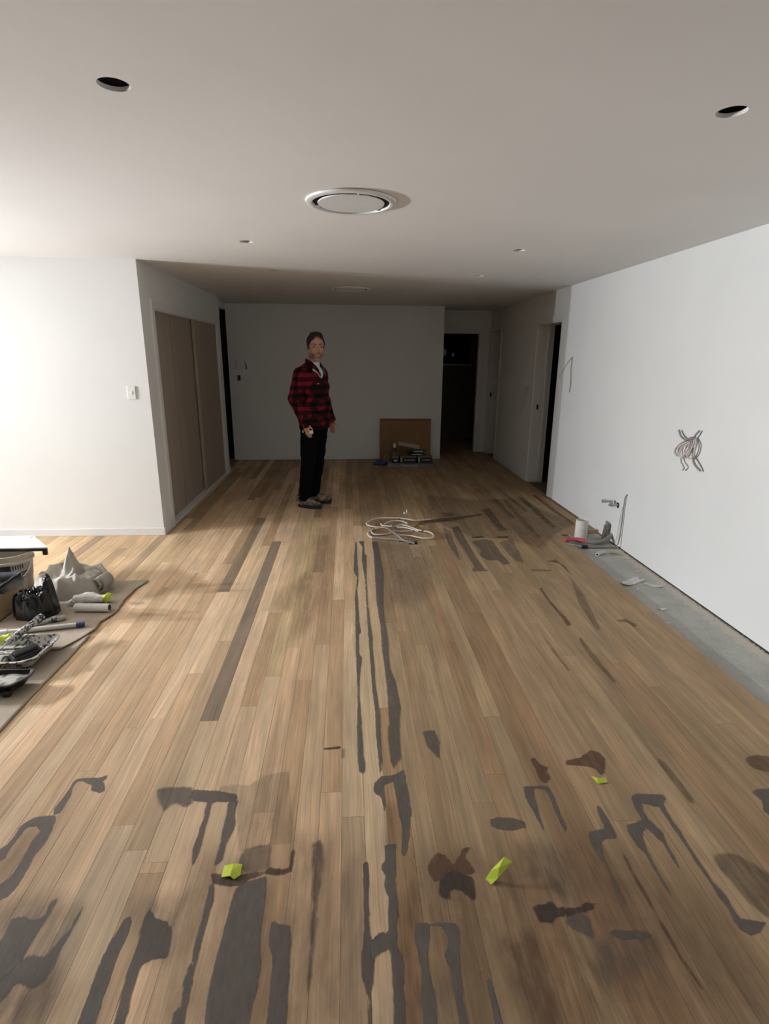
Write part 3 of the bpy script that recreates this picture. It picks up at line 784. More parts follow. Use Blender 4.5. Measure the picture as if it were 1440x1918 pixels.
# filler smears, spills, grime and broad soft brown tints on the boards
def stain(i, kind, alpha, soft, txt):
    pts = np.array([[float(a) / 1000 for a in p.split(',')] for p in txt.split()])
    pad = (soft * 1.3 if soft < .02 else soft * 2.2) + .014
    cs = .009 if soft < .009 else .016
    lo = pts.min(0) - pad; hi = pts.max(0) + pad
    nx = max(2, int((hi[0] - lo[0]) / cs) + 1); ny = max(2, int((hi[1] - lo[1]) / (cs * 1.4)) + 1)
    gx = np.linspace(lo[0], hi[0], nx); gy = np.linspace(lo[1], hi[1], ny)
    XX, YY = np.meshgrid(gx, gy, indexing='ij')
    Q = np.stack([XX.ravel(), YY.ravel()], 1)
    d2 = np.full(len(Q), 1e9); ins = np.zeros(len(Q), bool)
    A = pts; B = np.roll(pts, -1, 0)
    for a, b in zip(A, B):
        e = b - a; w = Q - a
        t = np.clip((w @ e) / max(e @ e, 1e-12), 0, 1)
        dd = ((w - t[:, None] * e) ** 2).sum(1)
        d2 = np.minimum(d2, dd)
        c = (a[1] > Q[:, 1]) != (b[1] > Q[:, 1])
        with np.errstate(divide='ignore', invalid='ignore'):
            xi = (b[0] - a[0]) * (Q[:, 1] - a[1]) / (b[1] - a[1] + 1e-15) + a[0]
        ins ^= c & (Q[:, 0] < xi)
    d = np.sqrt(d2) * np.where(ins, 1, -1)
    D = d.reshape(nx, ny)
    ok = np.maximum.reduce([D[:-1, :-1], D[1:, :-1], D[:-1, 1:], D[1:, 1:]]) > -pad
    I, J = np.nonzero(ok)
    idx = np.arange(nx * ny).reshape(nx, ny)
    F4 = np.stack([idx[I, J], idx[I + 1, J], idx[I + 1, J + 1], idx[I, J + 1]], 1)
    used, inv = np.unique(F4.ravel(), return_inverse=True)
    z = .0003 + i * .000012
    name = {'g': 'filler_smear', 'r': 'brown_stain_tint', 'k': 'dark_stain'}[kind]
    me = bpy.data.meshes.new(name)
    me.from_pydata([(Q[u, 0], Q[u, 1], z) for u in used], [], inv.reshape(-1, 4).tolist())
    at = me.attributes.new('inside', 'FLOAT', 'POINT')
    at.data.foreach_set('value', d[used].astype(np.float32))
    me.update()
    return link(name, me, stain_material(kind, alpha, soft), floor)
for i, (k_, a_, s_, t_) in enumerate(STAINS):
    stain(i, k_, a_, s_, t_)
# ------------------------------------------------------------------ fittings on ceiling and walls
def diffuser(x, y, label):
    t = thing('ceiling_diffuser', label, 'air vent', (x, y, H), 0, 'round ceiling air diffusers')
    lathe('outer_ring', [(.226, 0), (.232, -.004), (.229, -.012), (.214, -.017), (.200, -.0155), (.196, -.010), (.196, -.002)], M['plastic_white'], t, seg=64, cap=False)
    lathe('duct_mouth_shade', [(.196, -.004), (.12, -.003), (.02, -.0025)], M['void'], t, seg=48)  # dark disc painted in for the shade up the duct
    lathe('centre_plate', [(.10, -.005), (.166, -.008), (.170, -.011), (.168, -.015), (.10, -.016), (.02, -.016)], M['plastic_white'], t, seg=64)
    for a in (0.7, 2.8, 4.9):
        o = boxes('clip', [(.17, .198, -.004, .004, -.013, -.008)], M['plastic_white'], t)
        o.rotation_euler = (0, 0, a)
diffuser(.028, 3.13, 'large white round ceiling air diffuser casting a shadow')
diffuser(.05, 6.88, 'round air diffuser on the dark part of the ceiling')

t = thing('light_switch', 'white wall plate light switch beside the wall corner', 'switch', (-1.894, YL, 1.316))
boxes('plate', [(-.036, .036, -.011, 0, -.057, .057)], M['plastic_white'], t, bevel=.004)
boxes('rocker', [(-.010, .010, -.016, -.010, -.014, .014)], M['plastic_white'], t, bevel=.002)

t = thing('wall_controller', 'pale blank control plate on the far wall above a cut hole', 'panel', (-1.644, YF, 1.50))
boxes('plate', [(-.088, .088, -.022, 0, -.07, .07)], M['plastic_white'], t, bevel=.004)
boxes('cover_flap', [(-.08, .05, -.026, -.021, -.058, .055)], M['plastic_white'], t, bevel=.002)
tube('wire', spline([(.066, -.024, .03), (.072, -.034, -.01), (.078, -.03, -.045), (.066, -.026, -.066)]), .006, M['plastic_black'], t)
t = thing('wall_socket_hole', 'dark rectangular cut hole with wires below the control plate', 'wall hole', (-1.70, YF, 1.30))
boxes('opening', [(-.026, .026, -.003, 0, -.04, .04)], M['void'], t)
tube('wire', spline([(-.012, -.004, -.03), (-.008, -.02, 0), (-.014, -.012, .03)]), .0035, M['plastic_white'], t)
tube('wire', spline([(.012, -.004, -.03), (.016, -.018, -.004), (.008, -.012, .032)]), .0035, M['plastic_black'], t)

# the bundle of tied cable coming out of the right wall
M['cable_w'] = simple('off_white_cable', (.60, .56, .52), .5, var=.1)
M['cable_g'] = simple('grey_cable', (.28, .26, .235), .5, var=.1)
M['cable_p'] = simple('pinkish_grey_cable', (.42, .37, .34), .5, var=.1)
t = thing('cable_bundle', 'tied bundle of white and grey cable sticking out of the right wall', 'cable', (XR, 3.77, 1.02))
def wl(pts, d0=.012, d1=.03):
    n = len(pts)
    return spline([(-(d0 + (d1 - d0) * math.sin(math.pi * i / max(n - 1, 1))), y - 3.77, z - 1.02) for i, (y, z) in enumerate(pts)], 6)
tube('cable_tail', wl([(3.904, 1.135), (3.856, 1.099), (3.8, 1.081), (3.771, 1.089)], .02, .03), .0075, M['cable_g'], t)
tube('cable_tail', wl([(3.665, 1.162), (3.686, 1.13), (3.708, 1.102)], .02, .03), .007, M['cable_g'], t)
strands = [[(3.771, 1.089), (3.842, 1.048), (3.889, 1.003), (3.9, .97), (3.877, .947)],
           [(3.767, 1.071), (3.839, 1.034), (3.855, .997), (3.845, .96), (3.813, .939)],
           [(3.758, 1.061), (3.812, 1.03), (3.828, .994), (3.819, .961), (3.786, .955), (3.762, .982), (3.741, 1.023), (3.744, 1.056), (3.754, 1.092)],
           [(3.736, 1.094), (3.717, 1.067), (3.726, 1.033), (3.741, .997), (3.781, .96)],
           [(3.713, 1.097), (3.699, 1.067), (3.707, 1.032), (3.719, 1.008), (3.737, .983), (3.725, .962), (3.70, .959), (3.691, .968), (3.715, .994)],
           [(3.697, 1.103), (3.66, 1.076), (3.651, 1.041), (3.658, 1.003), (3.68, .974)],
           [(3.701, 1.099), (3.678, 1.066), (3.671, 1.031), (3.681, 1.0), (3.692, .975)]]
for i, sp in enumerate(strands):
    tube('cable_loop', wl(sp, .018, .03 + .006 * (i % 3)), .0062, M['cable_w'] if i % 3 else M['cable_p'], t)
tube('cable_tail', wl([(3.827, .94), (3.80, .914), (3.771, .901), (3.757, .881), (3.786, .859)], .02, .035), .0055, M['cable_p'], t)
tube('cable_tail', wl([(3.685, .969), (3.649, .946), (3.612, .92), (3.582, .893)], .02, .04), .008, M['cable_g'], t)
tube('tie_wrap', spline([(-.012, .005, .068), (-.03, -.02, .073), (-.036, -.05, .078), (-.02, -.078, .083)]), .0055, M['cable_g'], t)
tube('cable_entry', [(-.001, -.03, .075), (-.03, -.03, .072)], .016, M['cable_g'], t)

tag(tube('wall_wire', spline([(XR - .008, 6.063, 1.655), (XR - .014, 6.055, 1.52), (XR - .010, 6.035, 1.38), (XR - .012, 6.04, 1.275)]), .0042, M['cable_g']),
    'thin dark wire hanging down the right wall near the doorway', 'wire')
tag(tube('pull_string', spline([(XR - .006, 6.07, 1.65), (XR - .01, 6.17, 1.59), (XR - .012, 6.30, 1.50), (XR - .018, 6.36, 1.42)]), .0026, M['cable_p']),
    'pale thread slanting from the dark wire to the door casing', 'string')
t = thing('cable_hook', 'white cable tails hanging from the dark wall between two doorways', 'cable', (XR, 7.5, 1.25))
tube('cable_tail', spline([(0, -.02, .01), (-.03, 0, .012), (-.03, .05, -.06), (-.02, .12, -.2), (-.02, .19, -.36)]), .006, M['cable_w'], t)
tube('cable_tail', spline([(0, .0, .01), (-.035, 0, -.01), (-.03, .02, -.10), (-.02, .03, -.24)]), .006, M['cable_w'], t)
t = thing('cable_ring', 'small looped white cable by the last doorway in the hall', 'cable', (XR - .02, 8.95, 1.26))
tube('cable_loop', [(-.055 + .05 * math.cos(a), .02 + .03 * math.cos(a), .05 * math.sin(a)) for a in np.linspace(0, 5.9, 24)], .006, M['cable_w'], t)
tube('cable_tail', spline([(.02, .0, .02), (-.03, -.01, .055), (-.02, -.03, .075)]), .006, M['cable_w'], t)

# plumbing rough-in low on the right wall
M['brass'] = simple('dull_chrome', (.50, .50, .47), .4, .7)
t = thing('water_pipe_stub', 'short capped metal water pipes poking out low on the right wall', 'pipe', (XR, 4.69, .35))
tube('pipe', [(.01, 0, 0), (-.04, 0, .003), (-.085, 0, .006)], .0125, M['brass'], t)
tube('wall_hole', [(-.002, 0, 0), (.001, 0, 0)], .026, M['void'], t, seg=16)
tube('nut', [(-.05, 0, .004), (-.068, 0, .005)], .019, M['brass'], t, seg=6)
tube('pipe', [(-.03, .055, .022), (-.10, .055, .026)], .012, M['brass'], t)
tube('pipe', [(-.045, .06, .022), (-.052, .0, .006)], .010, M['brass'], t)
tube('cap', [(-.09, .055, .026), (-.125, .055, .028)], .0165, M['brass'], t, seg=12)

t = thing('hanging_cable', 'grey cable rising up the right wall from the floor conduits', 'cable', (XR, 4.55, 0))
tube('cable', spline([(.004, .003, .475), (-.012, .006, .46), (-.014, .008, .40), (-.016, .003, .22), (-.02, .0, .08), (-.035, -.01, .02)]), .0055, M['cable_g'], t)
tube('cable', spline([(-.01, .04, .36), (-.012, .05, .25), (-.014, .055, .12), (-.03, .05, .01)]), .003, M['cable_w'], t)
tube('wall_hole', [(-.002, .003, .478), (.001, .003, .478)], .009, M['void'], t)

M['red'] = simple('red_plastic', (.55, .09, .12), .5)
t = thing('conduit_hose', 'grey conduit with a pinkish red sleeve lying on the bare slab', 'pipe', (2.0, 4.7, -.021))
tube('red_sleeve', spline([(-.01, .0, .04), (.05, .012, .042), (.12, .008, .040), (.185, -.03, .036)]), .021, M['red'], t, r2=.024, flat=.8)
tube('conduit', spline([(.175, -.028, .034), (.25, -.045, .03), (.33, -.04, .034), (.40, .0, .05), (.452, .04, .07)]), .021, M['cable_g'], t)
tube('lead', spline([(-.02, -.075, .03), (.08, -.12, .022), (.18, -.135, .016), (.30, -.13, .014), (.43, -.15, .016)]), .011, M['cable_g'], t)
tube('joiner', [(.10, -.126, .02), (.15, -.132, .018)], .018, M['dark_metal'], t)
t = thing('paper_roll', 'white upright paper covered pipe end standing where boards stop', 'pipe', (2.178, 4.79, -.021))
prof = [(.040, 0), (.055, .002)]
for i in range(9):
    prof += [(.0575, .012 + i * .021), (.0545, .022 + i * .021)]
prof += [(.056, .202), (.050, .206), (.047, .203), (.046, .15)]
lathe('wrapping', prof, simple('white_wrapping', (.72, .70, .66), .7, bump_s=.3), t)
lathe('core', [(.05, -.0), (.058, .001), (.058, .012), (.05, .014)], M['dark_metal'], t)
t = thing('pipe_offcut', 'grey half round pipe offcut standing against the right wall', 'pipe', (2.40, 4.79, -.021), .5)
bm = bmesh.new()
pr = [(.035 * math.cos(a), .022 * math.sin(a)) for a in np.linspace(math.pi, 2 * math.pi, 12)]
pr2 = [(.031 * math.cos(a), .018 * math.sin(a)) for a in np.linspace(2 * math.pi, math.pi, 12)]
prism(bm, pr + pr2, 0, .165)
from_bm('shell', bm, M['cable_g'], t)
t.rotation_euler = (.08, .03, .5)
o = boxes('timber_offcut', [(2.33, 2.447, 5.0, 5.03, -.0205, .016)], simple('raw_timber', (.40, .29, .19), .7), None, bevel=.002)
tag(o, 'short timber offcut lying at the wall behind the white pipe', 'timber')

M['flake'] = simple('torn_plaster_paper', (.66, .64, .60), .8)
def flake(name, x, y, s, rz, label, seed, long=1.0, mat=None, cat='debris', z=-.0205, group='torn plaster paper scraps on the bare slab'):
    r = random.Random(seed)
    bm = bmesh.new()
    n = 11
    ring = []
    for i in range(n):
        a = 2 * math.pi * i / n
        k = s * r.uniform(.55, 1.1)
        ring.append((k * long * math.cos(a), k * .55 * math.sin(a)))
    top = [bm.verts.new((px, py, .004 + .012 * s / .06 * (px / (s * long)) ** 2 * r.uniform(.4, 1))) for px, py in ring]
    bot = [bm.verts.new((v.co.x, v.co.y, max(.0005, v.co.z - .0025))) for v in top]
    c1 = bm.verts.new((0, 0, .003)); c0 = bm.verts.new((0, 0, .0004))
    for i in range(n):
        j = (i + 1) % n
        bm.faces.new((c1, top[i], top[j])); bm.faces.new((c0, bot[j], bot[i])); bm.faces.new((top[i], bot[i], bot[j], top[j]))
    o = from_bm(name, bm, mat or M['flake'])
    o.location = (x, y, z); o.rotation_euler = (0, 0, rz)
    return tag(o, label, cat, group)
flake('plaster_scrap', 2.17, 3.79, .105, .45, 'largest curled pale paper scrap on the bare slab', 1, 1.25)
flake('plaster_scrap', 2.30, 3.72, .05, -.5, 'narrow pale scrap right of the largest one on the slab', 2, 1.3)
flake('plaster_scrap', 2.142, 3.318, .034, .2, 'small pale scrap on the slab nearest the middle of the strip', 3)
flake('plaster_scrap', 2.225, 3.86, .04, .9, 'pale scrap just behind the largest one on the slab', 4)
for i, (x, y, s, lab) in enumerate([
        (2.071, 3.117, .02, 'pale plaster crumb at the board edge halfway along the slab strip'),
        (2.03, 3.882, .018, 'pale plaster crumb at the board edge left of the largest scrap'),
        (2.327, 4.012, .022, 'pale plaster crumb behind the scraps in the middle of the slab'),
        (2.41, 4.009, .018, 'pale plaster crumb right against the wall behind the scraps'),
        (2.388, 4.291, .03, 'larger pale crumb by the wall next to the yellow green strip'),
        (2.151, 3.659, .012, 'tiny pale crumb in front of the largest scrap'),
        (2.2, 2.75, .01, 'tiny pale crumb on the slab nearest the camera'),
        (2.33, 3.1, .011, 'tiny pale crumb near the wall on the front half of the slab')]):
    flake('plaster_crumb', x, y, s, i, lab, 20 + i)
t = thing('rolled_scrap', 'small white rolled scrap on the slab in front of the conduits', 'debris', (2.20, 4.40, -.021), .62)
tube('roll', [(-.06, 0, .018), (0, .004, .018), (.06, 0, .016)], .016, M['flake'], t)
tube('end_hole', [(-.0615, 0, .018), (-.06, 0, .018)], .009, M['void'], t)
o = boxes('tape_strip', [(-.055, .055, -.011, .011, 0, .004)], simple('yellow_green_strip', (.34, .36, .09), .5), None)
o.location = (2.348, 4.405, -.0205); o.rotation_euler = (0, .05, -.62)
tag(o, 'yellow green plastic strip on the slab near the white rolled scrap', 'strip')

# ------------------------------------------------------------------ marker tape scraps on the boards
M['tape'] = simple('lime_masking_tape', (.56, .66, .055), .55, var=.06)
def sheet(name, pts, faces, mat, thick=.0008):
    bm = bmesh.new()
    vs = [bm.verts.new(p) for p in pts]
    for f in faces:
        bm.faces.new([vs[i] for i in f])
    o = from_bm(name, bm, mat)
    md = o.modifiers.new('t', 'SOLIDIFY'); md.thickness = thick; md.offset = 1
    return o
o = sheet('tape_marker', [(-.425, 1.470, .004), (-.395, 1.474, .007), (-.367, 1.472, .004), (-.366, 1.432, .004), (-.384, 1.418, .003), (-.398, 1.426, .009), (-.426, 1.428, .004), (-.396, 1.448, .010)],
          [(0, 1, 7), (1, 2, 7), (2, 3, 7), (3, 4, 7), (4, 5, 7), (5, 6, 7), (6, 0, 7)], M['tape'])
tag(o, 'square lime tape scrap lying flat on the left foreground boards', 'tape', 'lime tape scraps')
o = sheet('tape_marker', [(.432, 1.373, .003), (.446, 1.352, .002), (.468, 1.362, .014), (.452, 1.386, .022), (.505, 1.418, .040), (.527, 1.402, .034), (.478, 1.384, .034)],
          [(0, 1, 2, 6), (0, 6, 3), (3, 6, 4), (6, 2, 5), (6, 5, 4)], M['tape'])
tag(o, 'folded lime tape scrap standing up on the foreground boards', 'tape', 'lime tape scraps')
o = sheet('tape_marker', [(.972, 1.800, .003), (.990, 1.782, .008), (1.028, 1.786, .003), (1.024, 1.762, .002), (.982, 1.756, .003)],
          [(0, 1, 4), (1, 2, 3, 4)], M['tape'])
tag(o, 'smaller torn lime tape scrap beside the brown smears', 'tape', 'lime tape scraps')

# ------------------------------------------------------------------ the coil of cable on the floor
M['cable_c'] = simple('cream_cable', (.70, .60, .50), .5, var=.08)
t = thing('cable_coil', 'loose coil of cream and grey cable lying across a floor cut-out', 'cable', (.5, 5.08, 0))
def fl(pts, z=None, lift=0.0):
    n = len(pts)
    return spline([(x - .5, y - 5.08, .0085 + (lift * math.sin(math.pi * i / (n - 1)) if z is None else z[i])) for i, (x, y) in enumerate(pts)], 6)
tube('cable_strand', fl([(.856, 5.46), (.777, 5.417), (.675, 5.387), (.601, 5.424), (.524, 5.45), (.42, 5.454), (.308, 5.447), (.234, 5.394), (.185, 5.308), (.177, 5.265), (.213, 5.21), (.287, 5.186), (.356, 5.184)], lift=.02), .0080, M['cable_c'], t)
tube('grey_sheath', fl([(.356, 5.184), (.387, 5.09), (.42, 4.97), (.458, 4.855), (.485, 4.762), (.527, 4.725), (.593, 4.696)], lift=.022), .0100, M['cable_g'], t)
tube('cable_strand', fl([(.594, 5.302), (.555, 5.359), (.479, 5.38), (.412, 5.353), (.357, 5.301)], lift=.012), .0075, M['cable_c'], t)
tube('cable_strand', fl([(.266, 5.146), (.228, 5.127), (.195, 5.058), (.18, 4.98), (.195, 4.903), (.223, 4.88)], lift=.004), .0085, M['cable_c'], t)
tube('grey_sheath', fl([(.223, 4.88), (.316, 4.842), (.452, 4.791), (.588, 4.749)], lift=.004), .0105, M['cable_g'], t)
tube('cable_strand', fl([(.323, 5.313), (.335, 5.248), (.371, 5.225), (.439, 5.201), (.477, 5.21), (.531, 5.24), (.588, 5.185), (.657, 5.079), (.712, 5.026), (.752, 5.005), (.788, 4.955), (.794, 4.878), (.774, 4.823), (.713, 4.813), (.647, 4.847), (.593, 4.896), (.524, 4.927), (.456, 4.969)], lift=.012), .0082, M['cable_c'], t)
tube('cable_strand', fl([(.292, 5.155), (.241, 5.137), (.216, 5.067), (.228, 4.978), (.262, 4.948), (.323, 4.955), (.379, 4.981), (.425, 5.028)], lift=.006), .0078, M['cable_c'], t)
tube('bare_core', fl([(.631, 5.07), (.661, 5.161), (.713, 5.222), (.774, 5.251)], lift=.02), .0042, simple('brown_core', (.10, .06, .04), .5), t)
tube('cable_strand', fl([(.40, 5.10), (.452, 5.057), (.524, 5.044), (.619, 5.07)], lift=.004), .0058, M['cable_c'], t)
tube('cable_strand', fl([(.475, 5.189), (.548, 5.165), (.616, 5.101), (.672, 5.048)], lift=.006), .0072, M['cable_c'], t)
for a, b in (((.704, 5.034), (.722, 5.018)), ((.430, 5.203), (.450, 5.203)), ((.520, 5.4505), (.532, 5.449))):
    tube('tape_band', [(a[0] - .5, a[1] - 5.08, .020), (b[0] - .5, b[1] - 5.08, .020)], .0105, simple('brown_tape', (.16, .09, .055), .5), t)
t = thing('cable_clip', 'tiny white cable clip standing on the boards behind the coil', 'clip', (.612, 5.70, 0))
boxes('saddle', [(-.022, -.002, -.008, .008, .0, .022)], M['plastic_white'], t, bevel=.004)
tube('pin', [(.012, 0, .004), (.016, .004, .045)], .007, M['plastic_white'], t)

# ------------------------------------------------------------------ things against the far wall
M['card'] = simple('brown_cardboard', (.30, .17, .075), .8, var=.06, bump_s=.1)
M['card_print'] = simple('cardboard_print', (.20, .11, .05), .8)
t = thing('cardboard_box', 'large flat brown cardboard carton leaning against the far wall', 'box', (.94, 8.90, 0))
t.rotation_euler = (-.07, 0, 0)
boxes('carton', [(-.412, .412, 0, .055, .002, .67)], M['card'], t, bevel=.004)
boxes('top_flap', [(-.412, .412, -.003, .0, .645, .672)], M['card_print'], t)
bm = bmesh.new()
def line_frame(bm, x0, x1, z0, z1, w, y=-.002):
    for b in ((x0, x1, z0, z0 + w), (x0, x1, z1 - w, z1), (x0, x0 + w, z0, z1), (x1 - w, x1, z0, z1)):
        bbox(bm, b[0], b[1], y, 0.0, b[2], b[3])
line_frame(bm, 0, .14, .30, .46, .008)
for i in range(10):
    a0 = 2 * math.pi * i / 10
    bbox(bm, .07 + .045 * math.cos(a0) - .005, .07 + .045 * math.cos(a0) + .005, -.002, 0, .38 + .045 * math.sin(a0) - .005, .38 + .045 * math.sin(a0) + .005)
bbox(bm, .05, .09, -.002, 0, .375, .383)
for i in range(3):
    bbox(bm, .17 + .03 * i, .185 + .03 * i, -.002, 0, .30, .46)
from_bm('printed_mark', bm, simple('pale_print', (.36, .22, .11), .8), t)

M['grey_box'] = simple('grey_carton', (.20, .19, .18), .7)
t = thing('flat_carton', 'long flat grey carton on the floor under the black boxes', 'box', (.96, 8.46, 0))
boxes('carton', [(-.36, .36, -.17, .17, 0, .052)], M['grey_box'], t, bevel=.004)
boxes('label', [(-.11, .11, -.1712, -.1695, .014, .030)], simple('pale_label', (.42, .38, .35), .7), t)
M['black_box'] = simple('black_printed_card', (.012, .012, .014), .5)
M['label'] = simple('white_print', (.62, .62, .62), .6)
for x0, x1, lab in ((.80, 1.055, 'left of two black boxes on the flat grey carton'), (1.075, 1.30, 'right of two black boxes on the flat grey carton')):
    xc = (x0 + x1) / 2
    t = thing('tool_box_carton', lab, 'box', (xc, 8.48, .052), 0, 'black boxes on the grey carton')
    hw = (x1 - x0) / 2
    boxes('carton', [(-hw, hw, -.12, .10, 0, .098)], M['black_box'], t, bevel=.002)
    boxes('lid', [(-hw - .002, hw + .002, -.122, .102, .09, .106)], simple('grey_lid', (.17, .16, .15), .5), t, bevel=.002)
    boxes('side_label', [(-hw + .004, -hw + .034, -.1225, -.1195, .015, .085)], simple('grey_label', (.30, .30, .30), .6), t)
    boxes('lettering', [(-hw + .075 + i * .017, -hw + .088 + i * .017, -.1216, -.1198, .042, .054 + .004 * (i % 3 == 0)) for i in range(int((2 * hw - .10) / .017))], M['label'], t)
t = thing('black_tub', 'small black tub with pale label at left of the black boxes', 'tub', (.728, 8.46, .052))
boxes('body', [(-.052, .052, -.07, .05, 0, .075)], M['black_box'], t, bevel=.008)
boxes('label', [(-.022, .03, -.0715, -.0695, .025, .048)], M['label'], t)
boxes('lid', [(-.05, .05, -.068, .048, .074, .09)], simple('dusty_lid', (.25, .21, .2), .6), t, bevel=.003)
t = thing('glue_bottle', 'brown bottle with white cap standing before the carton', 'bottle', (.735, 8.62, .052))
lathe('bottle', [(.030, 0), (.034, .006), (.034, .16), (.024, .19), (.015, .20), (.015, .212)], simple('brown_bottle', (.10, .05, .045), .3), t, seg=20)
lathe('label', [(.0347, .07), (.0347, .13)], simple('bottle_label', (.20, .16, .15), .6), t, seg=20, cap=False)
lathe('cap', [(.022, .205), (.024, .208), (.024, .262), (.020, .267)], M['plastic_white'], t, seg=20)
M['green_dark'] = simple('dark_green_pouch', (.035, .045, .035), .5)
for i, (z, lab) in enumerate(((.159, 'lower dark green packet stacked on the black boxes'), (.205, 'upper dark green packet stacked under the pale plank'))):
    t = thing('screw_packet', lab, 'packet', (1.04 + .02 * i, 8.47, z), 0, 'dark green packets on the black boxes')
    bm = bmesh.new()
    ellipsoid_bm(bm, (0, 0, .022), (.165, .075, .023))
    from_bm('packet', bm, M['green_dark'], t, True)
    boxes('label', [(-.05, .10, -.078, -.07, .014, .030)], M['label'], t, bevel=.002)
o = boxes('timber_sample', [(-.17, .17, -.04, .04, -.028, .028)], simple('pale_plank', (.42, .34, .25), .7), None, bevel=.003)
o.location = (.955, 8.56, .302); o.rotation_euler = (0, .20, 0)
tag(o, 'pale timber piece lying aslant on top of the packets', 'timber')
M['blue'] = simple('blue_cloth', (.035, .075, .25), .8, bump_s=.3)
bm = bmesh.new()
for c, r in (((0, 0, .03), (.075, .06, .034)), ((.06, .01, .035), (.05, .06, .04)), ((-.06, -.01, .018), (.05, .04, .018)), ((.02, -.04, .02), (.06, .03, .02))):
    ellipsoid_bm(bm, c, r)
o = blob('blue_rag', bm, .008, 3, M['blue'], post=lambda v: setattr(v, 'co', v.co + Vector(mnoise.noise_vector(v.co * 26)) * .008))
o.location = (.49, 8.50, 0.002)
tag(o, 'crumpled blue rag on the floor left of the cartons', 'rag')
t = thing('brown_carton', 'small brown carton on the floor left of the white capped bottle', 'box', (.61, 8.75, 0))
boxes('carton', [(-.06, .06, -.05, .05, 0, .115)], M['card'], t, bevel=.003)
boxes('tape', [(-.02, .02, -.0508, .0508, .1145, .1158)], simple('tan_tape', (.42, .30, .17), .4), t)
# ------------------------------------------------------------------ painting gear on brown paper
def paper_material():
    m, nt, b = mat_base('brown_masking_paper')
    p = position(nt)
    n = noise_node(nt, p, 7, 4)
    f = noise_node(nt, p, 130, 3)
    c = mix_col(nt, maprange(nt, n, .3, .7, 0, 1), (.34, .275, .205), (.42, .345, .26))
    hs = N(nt, 'ShaderNodeHueSaturation')
    L(nt, c, hs.inputs['Color']); L(nt, maprange(nt, f, .3, .7, .94, 1.05), hs.inputs['Value'])
    L(nt, hs.outputs[0], b.inputs['Base Color'])
    b.inputs['Roughness'].default_value = .85
    bump(nt, b, n, .35, .01)
    return m
M['paper'] = paper_material()
def paper(name, right, x0, y0, y1, z, label, lift, seed):
    """a sheet between x0 on the left and the wavy right edge x(y)"""
    ny = 70; nx = 44
    bm = bmesh.new()
    g = []
    ys = [p[1] for p in right]; xs = [p[0] for p in right]
    order = np.argsort(ys)
    yy = np.array(ys)[order]; xx = np.array(xs)[order]
    for j in range(ny):
        y = y0 + (y1 - y0) * j / (ny - 1)
        xr_ = float(np.interp(y, yy, xx)) + .006 * mnoise.noise((y * 14, seed, 0))
        row = []
        for i in range(nx):
            u = (i / (nx - 1)) ** .5
            x = x0 + (xr_ - x0) * u
            e = max(0, 1 - (xr_ - x) / .10)
            e2 = max(0, 1 - (y1 - y) / .08) if lift > .004 else 0
            zz = z + .0012 + .0012 * mnoise.noise((x * 6, y * 6, seed)) + lift * e * e * (.55 + .45 * mnoise.noise((y * 5, seed, 3))) + .004 * e2 * (.5 + .5 * mnoise.noise((x * 5, seed, 8)))
            row.append(bm.verts.new((x, y, max(zz, z))))
        g.append(row)
    for j in range(ny - 1):
        for i in range(nx - 1):
            bm.faces.new((g[j][i], g[j][i + 1], g[j + 1][i + 1], g[j + 1][i]))
    o = from_bm(name, bm, M['paper'], None, True)
    md = o.modifiers.new('t', 'SOLIDIFY'); md.thickness = .0005
    return tag(o, label, 'paper sheet', 'brown masking paper on the boards')
paper('masking_paper', [(-1.50, 3.94), (-1.535, 3.80), (-1.55, 3.60), (-1.528, 3.40), (-1.57, 3.28), (-1.565, 3.16), (-1.60, 3.05), (-1.66, 2.93)], -3.3, 2.93, 3.94, .0045,
      'farther sheet of brown masking paper under the drop cloth, with curled torn edge', .010, 3)
paper('masking_paper', [(-1.563, 3.07), (-1.565, 2.8), (-1.575, 2.5), (-1.572, 2.22), (-1.585, 1.5)], -3.3, 1.3, 3.10, .0015,
      'nearer sheet of brown masking paper under the two paint trays', .007, 9)
ZP = .0075

# bucket
M['bucket'] = simple('bucket_cream_plastic', (.62, .57, .47), .4)
M['bucket_label'] = simple('bucket_label_grey', (.46, .43, .40), .5)
t = thing('paint_bucket', 'cream plastic paint bucket with dark printed band under a white tray', 'bucket', (-2.425, 3.86, ZP))
def bucket_r(z):
    return .118 + .026 * z / .27
lathe('pail', [(.10, 0), (.118, .002), (bucket_r(.21), .21), (.152, .213), (.152, .228), (bucket_r(.235), .232), (.147, .268), (.150, .272), (.145, .274), (.138, .25), (.11, .01), (.02, .008)], M['bucket'], t, seg=48)
lathe('label', [(bucket_r(.09) + .0015, .09), (bucket_r(.2) + .0015, .2)], M['bucket_label'], t, seg=48, cap=False)
def arc_patch(name, a0, a1, z0, z1, mat, parent, off=.003, n=12):
    bm = bmesh.new()
    lo, hi = [], []
    for i in range(n + 1):
        a = a0 + (a1 - a0) * i / n
        lo.append(bm.verts.new(((bucket_r(z0) + off) * math.cos(a), (bucket_r(z0) + off) * math.sin(a), z0)))
        hi.append(bm.verts.new(((bucket_r(z1) + off) * math.cos(a), (bucket_r(z1) + off) * math.sin(a), z1)))
    for i in range(n):
        bm.faces.new((lo[i], lo[i + 1], hi[i + 1], hi[i]))
    return from_bm(name, bm, mat, parent, True)
M['navy'] = simple('navy_print', (.018, .020, .035), .5)
arc_patch('printed_band', -2.6, -1.05, .165, .206, M['navy'], t)
arc_patch('printed_band', -3.4, -1.45, .10, .15, M['navy'], t)
for i in range(5):
    a = -.98 + i * .11
    arc_patch('printed_bar', a, a + .05, .170, .203, M['navy'], t, n=3)
